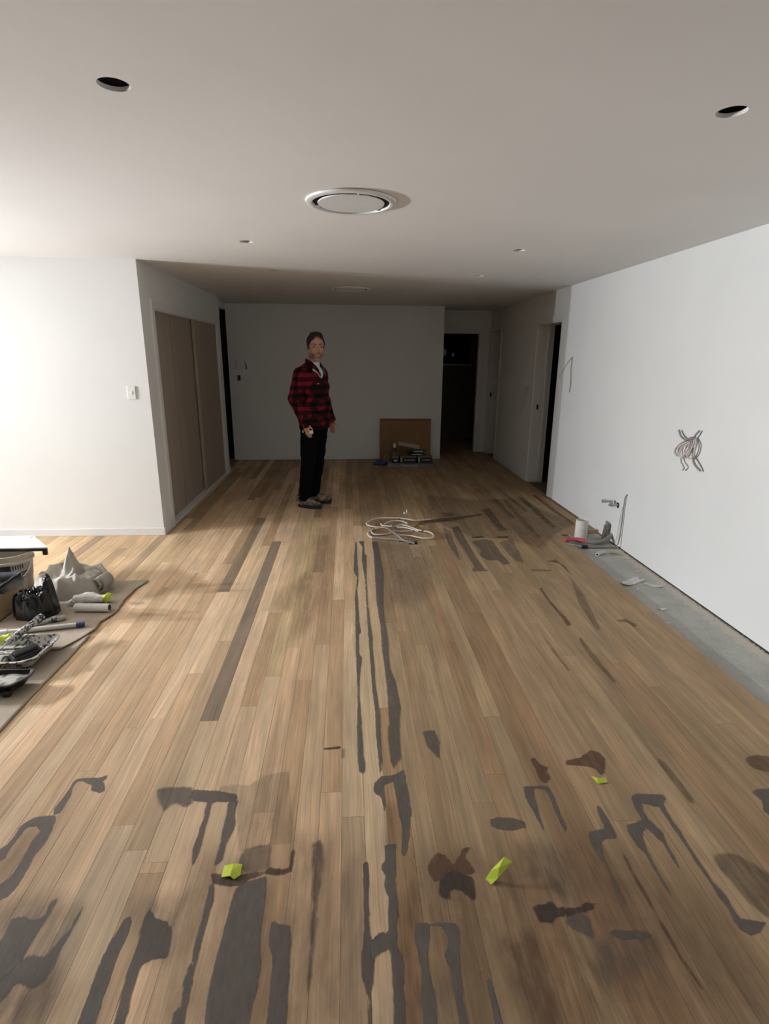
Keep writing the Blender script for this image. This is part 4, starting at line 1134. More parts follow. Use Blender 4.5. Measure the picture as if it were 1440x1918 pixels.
for i in range(3):
    arc_patch('printed_line', -.92, -.25 - .12 * i, .138 - i * .018, .146 - i * .018, M['navy'], t, n=8)
bmr = bmesh.new()
for a0, z0, a1, z1 in ((-1.27, .118, -1.24, .158), (-1.24, .118, -1.10, .123), (-1.12, .118, -1.09, .14), (-1.24, .136, -1.10, .141)):
    vs = [bmr.verts.new(((bucket_r(z) + .0035) * math.cos(a), (bucket_r(z) + .0035) * math.sin(a), z)) for a, z in ((a0, z0), (a1, z0), (a1, z1), (a0, z1))]
    bmr.faces.new(vs)
from_bm('printed_letter', bmr, M['navy'], t)
tube('handle', spline([(.150, -.01, .22), (.152, -.04, .17), (.135, -.10, .125), (.08, -.145, .105), (0, -.16, .10), (-.08, -.145, .105), (-.15, -.02, .20)]), .0035, M['plastic_white'], t)

# paint trays
M['tray_white'] = simple('white_paint_tray', (.84, .85, .85), .35)
M['tray_black'] = speckled('black_tray_spattered', (.013, .013, .014), (.55, .55, .53), .4, 45, .72, .02)
M['tray_paint'] = speckled('paint_caked_tray', (.50, .47, .42), (.05, .05, .045), .6, 55, .57, .03, 12)
def inset_poly(poly, d):
    n = len(poly); c = Vector((sum(p[0] for p in poly) / n, sum(p[1] for p in poly) / n))
    out = []
    for x, y in poly:
        v = Vector((x, y)) - c
        k = max(0, 1 - d * 1.35 / v.length)
        out.append((c.x + v.x * k, c.y + v.y * k))
    return out
def tray_mesh(name, poly, z0, z1, rim, floor_in, mat, parent, thick=.004):
    """open tray: rim flange, sloping inside walls, floor, and an outer skin"""
    bm = bmesh.new()
    loops = []
    def ring(p, z):
        loops.append([bm.verts.new((x, y, z)) for x, y in p])
    bot = inset_poly(poly, rim + .02)
    ring(bot, z0)
    ring(inset_poly(poly, rim + .002), z1 - .008)
    ring(poly, z1 - .008)
    ring(poly, z1)
    ring(inset_poly(poly, rim), z1)
    ring(inset_poly(poly, rim + floor_in), z0 + thick)
    n = len(poly)
    for a, b in zip(loops, loops[1:]):
        for i in range(n):
            bm.faces.new((a[i], a[(i + 1) % n], b[(i + 1) % n], b[i]))
    bm.faces.new(loops[0][::-1]); bm.faces.new(loops[-1])
    es = [e for e in bm.edges if abs(e.verts[0].co.z - e.verts[1].co.z) > .004]
    return from_bm(name, bm, mat, parent)
def round_poly(poly, r, n=4):
    out = []
    m = len(poly)
    for i in range(m):
        p0 = Vector(poly[i - 1]); p1 = Vector(poly[i]); p2 = Vector(poly[(i + 1) % m])
        a = p1 + (p0 - p1).normalized() * r; b = p1 + (p2 - p1).normalized() * r
        for k in range(n + 1):
            t_ = k / n
            q = a * (1 - t_) ** 2 + p1 * 2 * t_ * (1 - t_) + b * t_ ** 2
            out.append((q.x, q.y))
    return out
t = thing('paint_tray', 'clean white paint tray with black underside balanced on the bucket', 'paint tray', (-2.45, 3.95, ZP + .274))
P0 = round_poly([(.31, -.11), (.07, .165), (-.32, .15), (-.32, -.11)], .02)
tray_mesh('liner', P0, .004, .034, .012, .03, M['tray_white'], t)
tray_mesh('shell', [(x * 1.012, y * 1.012) for x, y in P0], .0, .024, .010, .02, M['tray_black'], t)
boxes('foot', [(.265, .295, -.105, -.085, -.028, .012)], M['tray_black'], t, bevel=.003)
boxes('foot', [(-.30, -.27, -.105, -.085, -.028, .012)], M['tray_black'], t, bevel=.003)
lathe('hanging_hole', [(.008, .0345), (.009, .035)], M['void'], t, seg=12, loc=(.075, .125, 0))

t = thing('paint_tray', 'larger paint caked tray holding rollers on the brown paper', 'paint tray', (-1.88, 2.845, ZP))
P1 = round_poly([(.205, .16), (.09, -.16), (-.26, -.16), (-.26, .16)], .025)
P1 = round_poly([(.20, .155), (.215, .10), (.205, -.12), (.14, -.165), (-.28, -.165), (-.28, .155)], .03)
tray_mesh('tray', P1, .012, .068, .012, .035, M['tray_paint'], t)
boxes('ramp_rib', [(-.20, .14, .02, .026, .016, .022), (-.20, .14, .07, .076, .018, .026)], M['tray_paint'], t)
boxes('foot', [(.13, .16, .08, .10, 0, .03)], M['tray_black'], t)
boxes('foot', [(.11, .14, -.10, -.08, 0, .03)], M['tray_black'], t)
boxes('foot', [(-.22, -.19, -.10, -.08, 0, .03)], M['tray_black'], t)
t = thing('paint_tray', 'small dark paint tray with dried grey paint nearest the camera', 'paint tray', (-1.79, 2.56, ZP))
P2 = round_poly([(.165, .07), (.17, .0), (.12, -.085), (-.17, -.085), (-.17, .07)], .02)
tray_mesh('tray', P2, .008, .062, .010, .03, M['tray_black'], t)
M['wet'] = speckled('drying_grey_paint', (.42, .40, .34), (.10, .11, .09), .22, 16, .55, .05, 5)
bm = bmesh.new()
gq = []
for j in range(14):
    row = []
    for i in range(26):
        u, v = i / 25, j / 13
        x = -.145 + .285 * u - (.05 * (u > .8) * (1 - v) * (u - .8) * 5); y = -.062 + .118 * v
        row.append(bm.verts.new((x, y, .040 + .008 * mnoise.noise((x * 22, y * 22, 1)) + .006 * abs(mnoise.noise((x * 9, y * 30, 4))))))
    gq.append(row)
for j in range(13):
    for i in range(25):
        bm.faces.new((gq[j][i], gq[j][i + 1], gq[j + 1][i + 1], gq[j + 1][i]))
from_bm('dried_paint', bm, M['wet'], t, True)
boxes('foot', [(.08, .11, -.085, -.06, 0, .03)], M['tray_black'], t)

# rollers and brushes in the larger tray
M['spat'] = speckled('spattered_handle', (.52, .50, .47), (.03, .03, .03), .5, 70, .50, .02, 14)
M['nap'] = simple('dirty_roller_nap', (.36, .36, .32), .95, var=.25, scale=40, bump_s=.8, bump_scale=140)
t = thing('paint_roller', 'spattered roller with thick handle propped in the larger tray', 'roller', (-1.88, 2.98, .07))
tube('handle', spline([(-.03, -.10, .015), (.0, -.03, .035), (.03, .04, .052), (.045, .085, .06)]), .019, M['spat'], t, seg=14)
tube('knob', [(.043, .08, .058), (.052, .10, .064), (.058, .115, .066)], .024, M['spat'], t, seg=14)
tube('wire_frame', spline([(-.03, -.10, .012), (-.05, -.15, .0), (-.10, -.17, .01), (-.14, -.15, .015)]), .004, M['steel'], t)
tube('sleeve', [(-.20, -.14, .018), (-.06, -.155, .012)], .028, M['nap'], t, seg=16)
t = thing('mini_roller', 'short grey fluffy roller sleeve lying in the larger tray', 'roller', (-1.90, 2.755, .025))
tube('sleeve', [(-.11, .02, .03), (-.02, .0, .03), (.06, -.02, .032)], .030, M['nap'], t, seg=16)
tube('core', [(.058, -.02, .032), (.066, -.021, .032)], .014, M['plastic_white'], t)
t = thing('paint_guard', 'black blocky edging tool with pale lines in the larger tray', 'paint tool', (-1.775, 2.795, .03), .95)
boxes('block', [(-.075, .075, -.035, .03, .0, .062)], M['plastic_black'], t, bevel=.012)
boxes('grip', [(-.06, .06, -.02, .02, .055, .078)], M['plastic_black'], t, bevel=.008)
boxes('label', [(-.04, .04, -.0365, -.0345, .015 + i * .014, .021 + i * .014) for i in range(3)], simple('worn_label', (.20, .20, .21), .5), t)
t.rotation_euler = (.35, 0, .95)
bm = bmesh.new()
for c, r in (((0, 0, .02), (.03, .025, .02)), ((.02, .02, .03), (.02, .02, .015)), ((-.02, -.015, .025), (.022, .018, .018))):
    ellipsoid_bm(bm, c, r)
o = blob('tape_wad', bm, .005, 2, M['tape'], post=lambda v: setattr(v, 'co', v.co + Vector(mnoise.noise_vector(v.co * 60)) * .006))
o.location = (-1.955, 2.94, .06)
tag(o, 'wad of lime masking tape in the larger tray at the picture edge', 'tape')

# extension pole
M['pole'] = simple('white_fibreglass_pole', (.60, .58, .55), .4, var=.1)
t = thing('extension_pole', 'white roller extension pole with a blue end cap on the paper', 'pole', (-1.66, 3.21, ZP))
tube('shaft', [(-.95, -.165, .016), (-.45, -.09, .016), (-.02, -.003, .016)], .0145, M['pole'], t, seg=16)
tube('end_cap', [(-.03, -.005, .0165), (.012, .003, .0165)], .0165, simple('blue_cap', (.025, .05, .20), .4), t, seg=16)
tube('collar', [(-.44, -.088, .0165), (-.40, -.080, .0165)], .0165, M['plastic_white'], t, seg=16)
t = thing('brush_handle', 'small speckled brush lying beside the pole on the paper', 'brush', (-1.90, 3.27, ZP), .55)
tube('handle', spline([(-.10, 0, .012), (-.03, 0, .014), (.03, 0, .018)]), .011, M['spat'], t)
boxes('ferrule', [(.02, .055, -.022, .022, .004, .030)], M['spat'], t, bevel=.004)
boxes('bristles', [(.05, .10, -.024, .024, .004, .026)], M['nap'], t, bevel=.006)

# roller sleeves
t = thing('roller_sleeve', 'clean white cylindrical roller sleeve lying near the paper edge', 'roller', (-1.69, 3.427, ZP))
bm = bmesh.new()
def hollow_cyl(bm, x0, x1, ro, ri, z, seg=28):
    ra = []
    for x, r in ((x0, ri), (x0, ro), (x1, ro), (x1, ri)):
        ra.append([bm.verts.new((x, r * math.cos(2 * math.pi * i / seg), z + r * math.sin(2 * math.pi * i / seg))) for i in range(seg)])
    for a, b in zip(ra, ra[1:] + ra[:1]):
        for i in range(seg):
            bm.faces.new((a[i], a[(i + 1) % seg], b[(i + 1) % seg], b[i]))
hollow_cyl(bm, -.112, .112, .027, .021, .027)
o = from_bm('sleeve', bm, simple('white_nap', (.74, .71, .66), .95, bump_s=.4, bump_scale=200), t, True); sharp(o)
bm = bmesh.new(); hollow_cyl(bm, -.108, .1135, .0212, .018, .027)
o = from_bm('core', bm, simple('grey_core', (.16, .15, .14), .8), t, True); sharp(o)
t.rotation_euler = (0, 0, -.06)
t = thing('wrapped_roller', 'roller in white wrap with lime tape end behind the white sleeve', 'roller', (-1.755, 3.55, ZP), .10)
bm = bmesh.new()
tube_bm(bm, [(-.11, 0, .03), (-.03, .004, .036), (.05, 0, .033), (.085, 0, .03)], .032, 18, .026)
ellipsoid_bm(bm, (-.02, .03, .035), (.07, .035, .035))
blob('wrap', bm, .007, 1, simple('white_cloth_wrap', (.70, .67, .62), .85), t, post=lambda v: setattr(v, 'co', v.co + Vector(mnoise.noise_vector(v.co * 45)) * .006))
bm = bmesh.new()
ellipsoid_bm(bm, (.10, -.002, .034), (.028, .028, .028)); ellipsoid_bm(bm, (.118, .004, .05), (.018, .018, .016))
blob('tape_end', bm, .006, 1, M['tape'], t, post=lambda v: setattr(v, 'co', v.co + Vector(mnoise.noise_vector(v.co * 70)) * .008))
tube('handle', [(-.11, 0, .03), (-.145, -.02, .016)], .014, M['plastic_white'], t)

# cardboard box with black liner
M['card2'] = simple('tan_cardboard', (.40, .27, .145), .8, var=.08)
t = thing('open_carton', 'tan cardboard box with black plastic liner folded over its rim', 'box', (-2.455, 3.44, ZP))
bw, bd, bh = .25, .155, .215
boxes('side_panel', [(-bw, bw, -bd, -bd + .005, 0, bh)], M['card2'], t)
boxes('side_panel', [(-bw, bw, bd - .005, bd, 0, bh)], M['card2'], t)
boxes('side_panel', [(-bw, -bw + .005, -bd, bd, 0, bh)], M['card2'], t)
boxes('side_panel', [(bw - .005, bw, -bd, bd, 0, bh)], M['card2'], t)
boxes('base_panel', [(-bw, bw, -bd, bd, 0, .005)], M['card2'], t)
M['bag'] = simple('black_polythene', (.010, .010, .011), .28, bump_s=.5, bump_scale=18)
bm = bmesh.new()
cols = []
def drape_depth(s):
    return .05 + .10 * abs(math.sin(s * 2.3 + .4)) + .02 * mnoise.noise((s * 9, 0, 0))
per = [(-bw - .004 + 2 * (bw + .004) * i / 20, -bd - .004) for i in range(20)] + [(bw + .004, -bd - .004 + 2 * (bd + .004) * i / 12) for i in range(12)] + \
      [(bw + .004 - 2 * (bw + .004) * i / 20, bd + .004) for i in range(20)] + [(-bw - .004, bd + .004 - 2 * (bd + .004) * i / 12) for i in range(12)]
for i, (x, y) in enumerate(per):
    f = i / len(per)
    if y < -bd:
        u = min(1, max(0, (x + bw) / (2 * bw)))
        d = .165 - .135 * u ** 2.2
    elif x > bw and y < bd:
        d = .035 + .05 * (y + bd) / (2 * bd)
    else:
        d = .08
    d += .008 * mnoise.noise((f * 40, 2, 0))
    c = Vector((0, 0)); v = Vector((x, y)); n_ = v.normalized()
    w = .004 * mnoise.noise((f * 60, 5, 1))
    cols.append([bm.verts.new((x + n_.x * (.006 + w), y + n_.y * (.006 + w), bh - d)), bm.verts.new((x + n_.x * .005, y + n_.y * .005, bh - d * .5)),
                 bm.verts.new((x + n_.x * .003, y + n_.y * .003, bh + .004)), bm.verts.new((x * .965, y * .94, bh + .005 + .006 * mnoise.noise((f * 30, 7, 1)))),
                 bm.verts.new((x * .93, y * .90, bh - .05)), bm.verts.new((x * .7, y * .7, bh - .09 + .03 * mnoise.noise((f * 20, 3, 3)))), bm.verts.new((x * .3, y * .3, bh - .08 + .03 * mnoise.noise((f * 12, 3, 9))))])
m_ = len(cols)
for i in range(m_):
    a, b = cols[i], cols[(i + 1) % m_]
    for k in range(6):
        bm.faces.new((a[k], b[k], b[k + 1], a[k + 1]))
bm.faces.new([c[6] for c in cols])
o = from_bm('liner', bm, M['bag'], t, True)

# black plastic bag
def heap(name, nx, ny, rx, ry, func, mat, parent=None):
    bm = bmesh.new()
    g = []
    for j in range(ny + 1):
        row = []
        for i in range(nx + 1):
            u = -1 + 2 * i / nx; v = -1 + 2 * j / ny
            # square to disc, so that the outline is a closed loop
            x = u * math.sqrt(1 - v * v / 2); y = v * math.sqrt(1 - u * u / 2)
            r = math.hypot(x, y)
            e = min(1, (1 - r) / .16)
            px, py, pz = func(x, y)
            row.append(bm.verts.new((px * rx, py * ry, max(0.0, pz * (e ** .5 if e > 0 else 0)))))
        g.append(row)
    for j in range(ny):
        for i in range(nx):
            bm.faces.new((g[j][i], g[j][i + 1], g[j + 1][i + 1], g[j + 1][i]))
    return from_bm(name, bm, mat, parent, True)
def bag_f(x, y):
    n1 = abs(mnoise.noise((x * 2.3, y * 3.1, 5))); n2 = abs(mnoise.noise((x * 6, y * 7, 2)))
    z = .085 + .05 * (1 - 2.2 * n1) + .025 * (1 - 2.5 * n2)
    z += .125 * math.exp(-(((x - .62) / .20) ** 2 + ((y - .1) / .45) ** 2)) + .03 * math.exp(-(((x + .1) / .4) ** 2 + (y / .5) ** 2))
    k = 1 + .10 * mnoise.noise((x * 3, y * 3, 9))
    return x * k, y * k, z
t = thing('rubbish_bag', 'crumpled shiny black plastic bag beside the tan cardboard box', 'bag', (-2.035, 3.42, ZP))
heap('bag', 56, 48, .135, .12, bag_f, simple('glossy_black_polythene', (.008, .008, .009), .22, bump_s=.6, bump_scale=30), t)
tube('tied_neck', spline([(.075, .0, .15), (.088, -.01, .19), (.10, -.005, .222), (.093, .01, .235)]), .026, M['bag'], t, r2=.012)

# canvas drop cloth
M['canvas'] = simple('canvas_drop_cloth', (.44, .40, .345), .9, var=.08, bump_s=.15, bump_scale=160)
def cloth_f(x, y):
    r1 = 1 - 2 * abs(mnoise.noise((x * 1.6 + 3, y * 1.7, 11))); r2 = 1 - 2 * abs(mnoise.noise((x * 3.5, y * 3.2, 4)))
    z = .085 + .050 * r1 + .024 * r2
    d = math.hypot((x - .08) / .34, (y + .05) / .55)
    z += .185 * max(0, 1 - d) ** 1.25
    d = math.hypot((x + .42) / .35, (y - .15) / .5)
    z += .09 * max(0, 1 - d) ** 1.2
    # a sharp fold running down from the peak
    f = abs((x - .08) * .8 + (y + .05) * .45)
    z += .03 * math.exp(-(f / .06) ** 2) * math.exp(-((y + .4) / .5) ** 2)
    k = 1 + .12 * mnoise.noise((x * 2.2, y * 2.2, 21))
    return x * k, y * k, z
t = thing('drop_cloth', 'crumpled beige canvas drop cloth heaped to a peak on the paper', 'drop cloth', (-1.985, 3.80, ZP))
heap('cloth', 72, 60, .245, .21, cloth_f, M['canvas'], t)
tube('raised_fold', spline([(.05, -.02, .18), (.025, -.03, .225), (.012, -.02, .262), (.03, .01, .268)]), .03, M['canvas'], t, r2=.012, flat=.5)
# rolled end of the cloth, coiled like a snail
bm = bmesh.new()
inn, out_ = [], []
nsp = 60
for i in range(nsp + 1):
    a = 2.2 * 2 * math.pi * i / nsp
    r = .024 + .048 * i / nsp
    for lst, yy in ((inn, -.055), (out_, .075)):
        lst.append((r * math.cos(a) + .012 * (yy > 0), yy + .012 * math.sin(a * .7), .082 + r * math.sin(a) * 1.0))
va = [bm.verts.new(p) for p in inn]; vb = [bm.verts.new(p) for p in out_]
for i in range(nsp):
    bm.faces.new((va[i], va[i + 1], vb[i + 1], vb[i]))
o = from_bm('rolled_end', bm, M['canvas'], t, True)
md = o.modifiers.new('t', 'SOLIDIFY'); md.thickness = .011; md.offset = 0
o.location = (.205, -.05, -.002); o.rotation_euler = (0, 0, -.1); o.scale = (.86, .86, .86)
tube('twisted_end', spline([(.06, .02, .10), (.13, .04, .13), (.17, .05, .135), (.21, .03, .125), (.245, -.01, .09)]), .028, M['canvas'], t, r2=.020)

# ------------------------------------------------------------------ twin work light in the alcove
M['lamp_yellow'] = simple('yellow_lamp_housing', (.60, .38, .02), .5)
lens, nt, b = mat_base('lamp_glass')
b.inputs['Emission Color'].default_value = (1, .98, .95, 1)
b.inputs['Emission Strength'].default_value = 12
t = thing('work_light', 'twin head work light on a tripod standing in the alcove', 'work light', (LAMP[0], LAMP[1], 0))
tube('mast', [(0, 0, .25), (0, 0, LAMP_Z - .06)], .014, M['dark_metal'], t)
for i in range(3):
    a = 2 * math.pi * i / 3 + .4
    tube('leg', [(0, 0, .62), (.42 * math.cos(a), .42 * math.sin(a), .012)], .011, M['dark_metal'], t)
tube('cross_bar', [tuple(_side * -.16 + Vector((0, 0, LAMP_Z - .07))), tuple(_side * .16 + Vector((0, 0, LAMP_Z - .07)))], .011, M['dark_metal'], t)
for c, lo in HEADS:
    loc = c - Vector((LAMP[0], LAMP[1], 0))
    hd = boxes('lamp_head', [(-.055, .055, -.05, .05, -.045, .040)], M['lamp_yellow'], t, bevel=.006)
    hd.location = loc
    hd.rotation_euler = LAMP_AIM.to_track_quat('Z', 'Y').to_euler()
    ln = boxes('lens', [(-.046, .046, -.041, .041, .041, .044)], lens, hd)
    for sx in (-1, 1):  # flaps added to trim the beam on the left wall and near area
        bmf = bmesh.new()
        wall_side = (hd.rotation_euler.to_matrix() @ Vector((sx, 0, 0))).dot(_side) > 0
        tx, tz = (.0315, .124) if wall_side else (.042, .124)
        q = [(sx * .050, .042), (sx * .053, .042), (sx * (tx + .002), tz), (sx * tx, tz)]
        a_ = [bmf.verts.new((x, -.06, z)) for x, z in q]; b_ = [bmf.verts.new((x, .06, z)) for x, z in q]
        for i in range(4):
            bmf.faces.new((a_[i], a_[(i + 1) % 4], b_[(i + 1) % 4], b_[i]))
        bmf.faces.new(a_[::-1]); bmf.faces.new(b_)
        from_bm('added_beam_flap', bmf, M['plastic_black'], hd)
    lo.parent = t
    lo.location = loc + LAMP_AIM * .052
# ------------------------------------------------------------------ the man
MAN_X, MAN_Y, MAN_A = -.375, 6.09, math.radians(-26)
def skin_material():
    m, nt, b = mat_base('skin')
    v = objcoord(nt)
    n = noise_node(nt, v, 40, 3)
    c = mix_col(nt, maprange(nt, n, .3, .7, 0, 1), (.46, .245, .17), (.52, .29, .205))
    at = N(nt, 'ShaderNodeAttribute', attribute_name='stubble')
    c = mix_col(nt, math_node(nt, 'MULTIPLY', at.outputs['Fac'], .72), c, (.11, .06, .045))
    L(nt, c, b.inputs['Base Color'])
    b.inputs['Roughness'].default_value = .55
    return m
M['skin'] = skin_material()
M['hair'] = simple('dark_hair', (.012, .009, .008), .6, var=.3, scale=80, bump_s=.6, bump_scale=160)
M['denim'] = simple('black_work_trousers', (.0018, .0018, .0022), 1.0, var=.2, spec=.15)
M['tee'] = simple('white_tshirt', (.72, .70, .68), .85)
def plaid_material():
    m, nt, b = mat_base('red_black_flannel')
    v = objcoord(nt)
    s = N(nt, 'ShaderNodeSeparateXYZ'); L(nt, v, s.inputs[0])
    wob = noise_node(nt, v, 7, 2)
    w = math_node(nt, 'MULTIPLY', math_node(nt, 'SUBTRACT', wob, .5), .035)
    u = math_node(nt, 'ADD', math_node(nt, 'SUBTRACT', s.outputs[0], math_node(nt, 'MULTIPLY', s.outputs[1], .55)), w)
    z = math_node(nt, 'ADD', s.outputs[2], w)
    per = .085
    def band(x, sh):
        f = math_node(nt, 'FRACT', math_node(nt, 'ADD', math_node(nt, 'DIVIDE', x, per), sh))
        a = math_node(nt, 'ABSOLUTE', math_node(nt, 'SUBTRACT', f, .5))
        return maprange(nt, a, .22, .28, 0, 1)
    a, c = band(u, .2), band(z, .1)
    both = math_node(nt, 'MULTIPLY', a, c)
    one = math_node(nt, 'MAXIMUM', a, c)
    col = mix_col(nt, one, (.004, .003, .004), (.038, .004, .007))
    col = mix_col(nt, both, col, (.175, .009, .020))
    L(nt, col, b.inputs['Base Color'])
    b.inputs['Roughness'].default_value = .95
    b.inputs['Specular IOR Level'].default_value = .2
    bump(nt, b, noise_node(nt, v, 14, 3), .4, .01)
    return m
M['plaid'] = plaid_material()

def arm_points(s):
    if s < 0:   # right arm, on the camera side, hand at the pocket
        return (-.03, -.195, 1.455), (-.085, -.235, 1.20), (.02, -.205, .945)
    return (.0, .195, 1.455), (-.01, .24, 1.20), (.11, .195, .955)

HS = 1.15
HC = Vector((.055, -.005, 1.716)); HR = Matrix.Rotation(math.radians(-48), 3, 'Z') @ Matrix.Rotation(math.radians(4), 3, 'Y')
def hs(*r):
    return tuple(a * HS for a in r)
def hp(x, y, z):
    return HC + HR @ (Vector((x, y, z)) * HS)

def body_shape(inflate=0.0):
    bm = bmesh.new()
    # trunk
    for c, r in (((-.005, 0, .98), (.115, .165, .13)), ((.015, 0, 1.14), (.118, .155, .17)), ((.005, 0, 1.34), (.115, .175, .17)), ((-.01, 0, 1.45), (.085, .165, .085))):
        ellipsoid_bm(bm, c, r)
    for s in (-1, 1):
        hip = (.01, s * .090, .93); knee = (-.015, s * .098, .50); ank = (-.085, s * .110, .085)
        capsule_bm(bm, hip, .095, knee, .060); capsule_bm(bm, knee, .058, ank, .040)
        # foot
        ellipsoid_bm(bm, (-.005, s * .115, .042), (.12, .040, .036))
        sh, el, wr = arm_points(s)
        capsule_bm(bm, sh, .058, el, .043); capsule_bm(bm, el, .042, wr, .029)
        # hand: palm, four fingers, thumb
        d = (Vector(wr) - Vector(el)).normalized()
        down = (d * .35 + Vector((.12, 0, -1))).normalized()
        pc = Vector(wr) + down * .05
        fw = Vector((1, 0, 0)) - down * down.x
        fw.normalize()
        ellipsoid_bm(bm, pc, (.040, .017, .050))
        for k, (off, ln) in enumerate(((.026, .068), (.010, .078), (-.007, .073), (-.023, .058))):
            a = pc + fw * off + down * .035
            m1 = a + down * ln * .55 + fw * .004
            e1 = m1 + down * ln * .42 + Vector((0, -s * .018, 0))
            capsule_bm(bm, a, .0092, m1, .0086, 8); capsule_bm(bm, m1, .0084, e1, .0075, 8)
        ta = pc + fw * .028 - down * .02
        tb = ta + fw * .028 + down * .035 + Vector((0, -s * .008, 0))
        tc = tb + fw * .004 + down * .03
        capsule_bm(bm, ta, .012, tb, .010, 8); capsule_bm(bm, tb, .010, tc, .008, 8)
    # neck and head
    capsule_bm(bm, (-.005, 0, 1.48), .068, (.035, -.003, 1.64), .062)
    ellipsoid_bm(bm, hp(-.008, 0, .035), hs(.097, .078, .092), HR)            # skull
    ellipsoid_bm(bm, hp(.022, 0, -.025), hs(.070, .064, .095), HR)            # face
    ellipsoid_bm(bm, hp(.045, 0, -.088), hs(.040, .042, .034), HR)            # chin
    for s in (-1, 1):
        capsule_bm(bm, hp(.0, s * .055, -.055), .022, hp(.05, s * .022, -.095), .020, 10)   # jaw
        ellipsoid_bm(bm, hp(.064, s * .040, -.022), hs(.022, .022, .018), HR)                 # cheek
        ellipsoid_bm(bm, hp(.070, s * .030, .026), hs(.016, .024, .008), HR)                  # brow
        ellipsoid_bm(bm, hp(-.012, s * .080, -.008), hs(.018, .009, .030), HR @ Matrix.Rotation(s * .35, 3, 'Z'))  # ear
    capsule_bm(bm, hp(.083, 0, .012), .008, hp(.103, 0, -.030), .012, 10)    # nose
    for s in (-1, 1):
        ellipsoid_bm(bm, hp(.092, s * .012, -.034), hs(.010, .008, .007), HR)
    return bm

def face_post(v):
    # eye sockets and the line of the mouth
    q = HR.transposed() @ (v.co - HC) / HS
    if q.x > .03:
        for s in (-1, 1):
            d = math.hypot((q.y - s * .030) / .017, (q.z - .008) / .010)
            if d < 1:
                v.co -= HR @ Vector((.008 * (1 - d), 0, 0))
        d = math.hypot(q.y / .024, (q.z + .062) / .0045)
        if d < 1:
            v.co -= HR @ Vector((.006 * (1 - d), 0, 0))

person = blob('person', body_shape(), .0062, 2, M['skin'], post=face_post)
tag(person, 'man in red and black plaid shirt, dark trousers and work boots standing sideways, looking back', 'person')
person.location = (MAN_X, MAN_Y, .012)
person.rotation_euler = (0, 0, MAN_A)
me = person.data
at = me.attributes.new('stubble', 'FLOAT', 'POINT')
vals = []
for v in me.vertices:
    q = HR.transposed() @ (Vector(v.co) - HC) / HS
    k = 0.0
    if v.co.z > 1.60 and q.x > -.01:
        k = max(0, min(1, (-.045 - q.z) / .02))
        if q.z < -.03 and abs(q.y) < .03 and q.x > .075:
            k = max(k, .8 if q.z < -.043 else 0)
        if abs(q.y) < .02 and -.073 < q.z < -.057:
            k = .15
        k *= max(0, min(1, (q.x + .0) / .03))
    vals.append(k)
at.data.foreach_set('value', vals)

# eyes, brows, lips
M['eye_w'] = simple('eye_white', (.30, .26, .24), .3)
M['eye_d'] = simple('eye_dark', (.02, .014, .01), .2)
M['lip'] = simple('lip', (.30, .12, .10), .5)
for s in (-1, 1):
    bm = bmesh.new(); ellipsoid_bm(bm, hp(.066, s * .030, .008), hs(.009, .012, .0065), HR)
    e = from_bm('eye', bm, M['eye_w'], person, True)
    bm = bmesh.new(); ellipsoid_bm(bm, hp(.0735, s * .030, .008), hs(.004, .0062, .0060), HR)
    from_bm('iris', bm, M['eye_d'], e, True)
    tube('eyebrow', spline([hp(.083, s * .012, .026), hp(.083, s * .028, .032), hp(.073, s * .046, .028)]), .0042, M['hair'], person)
tube('mouth', spline([hp(.072, -.022, -.062), hp(.0815, 0, -.060), hp(.072, .022, -.062)]), .0035, M['lip'], person)

# hair
bm = bmesh.new()
ellipsoid_bm(bm, hp(-.013, 0, .040), hs(.100, .082, .094), HR)
ellipsoid_bm(bm, hp(.040, 0, .098), hs(.048, .060, .024), HR)
ellipsoid_bm(bm, hp(.01, .0, .112), hs(.070, .058, .024), HR)
for s in (-1, 1):
    capsule_bm(bm, hp(.006, s * .072, .04), .016, hp(.010, s * .073, -.005), .008, 8)
blob('hair', bm, .006, 2, M['hair'], person,
     cut=[(hp(.066, 0, .070), HR @ Vector((.86, 0, -.50))), (hp(-.05, 0, -.045), HR @ Vector((.3, 0, -1)))],
     post=lambda v: setattr(v, 'co', v.co + Vector(mnoise.noise_vector(v.co * 55)) * .004))

# t-shirt at the neck
bm = bmesh.new()
ellipsoid_bm(bm, (.035, -.01, 1.44), (.092, .10, .10))
capsule_bm(bm, (.0, 0, 1.46), .078, (.02, -.002, 1.545), .069)
blob('t_shirt', bm, .009, 2, M['tee'], person, cut=[((.02, 0, 1.555), (-.25, 0, 1))])

# shirt worn open at the collar like a jacket
bm = bmesh.new()
for c, r in (((.02, 0, .96), (.172, .205, .17)), ((.03, 0, 1.12), (.168, .200, .18)), ((.02, 0, 1.30), (.158, .200, .16)), ((.0, 0, 1.41), (.125, .200, .105)), ((-.02, 0, 1.49), (.090, .140, .075))):
    ellipsoid_bm(bm, c, r)
for s in (-1, 1):
    sh, el, wr = arm_points(s)
    capsule_bm(bm, (sh[0], sh[1] * .93, sh[2] - .012), .082, el, .070)
    capsule_bm(bm, el, .070, wr, .056)
    capsule_bm(bm, (0, 0, 1.53), .06, (sh[0], sh[1] * .80, sh[2] + .005), .068)
def shirt_post(v):
    n = Vector(mnoise.noise_vector(Vector((v.co.x * 9, v.co.y * 9, v.co.z * 13))))
    v.co += n * .010
    # opening in a V below the throat
    d = v.co.x - .05
    if v.co.z > 1.36 and v.co.x > .06:
        k = max(0, 1 - abs(v.co.y + .02) / (.012 + (v.co.z - 1.36) * .42))
        if k > 0:
            v.co.x -= .075 * min(1, k * 1.6)
shirt = blob('plaid_shirt', bm, .011, 3, M['plaid'], person, cut=[((0, 0, .862), (0.05, 0, -1))], post=shirt_post)
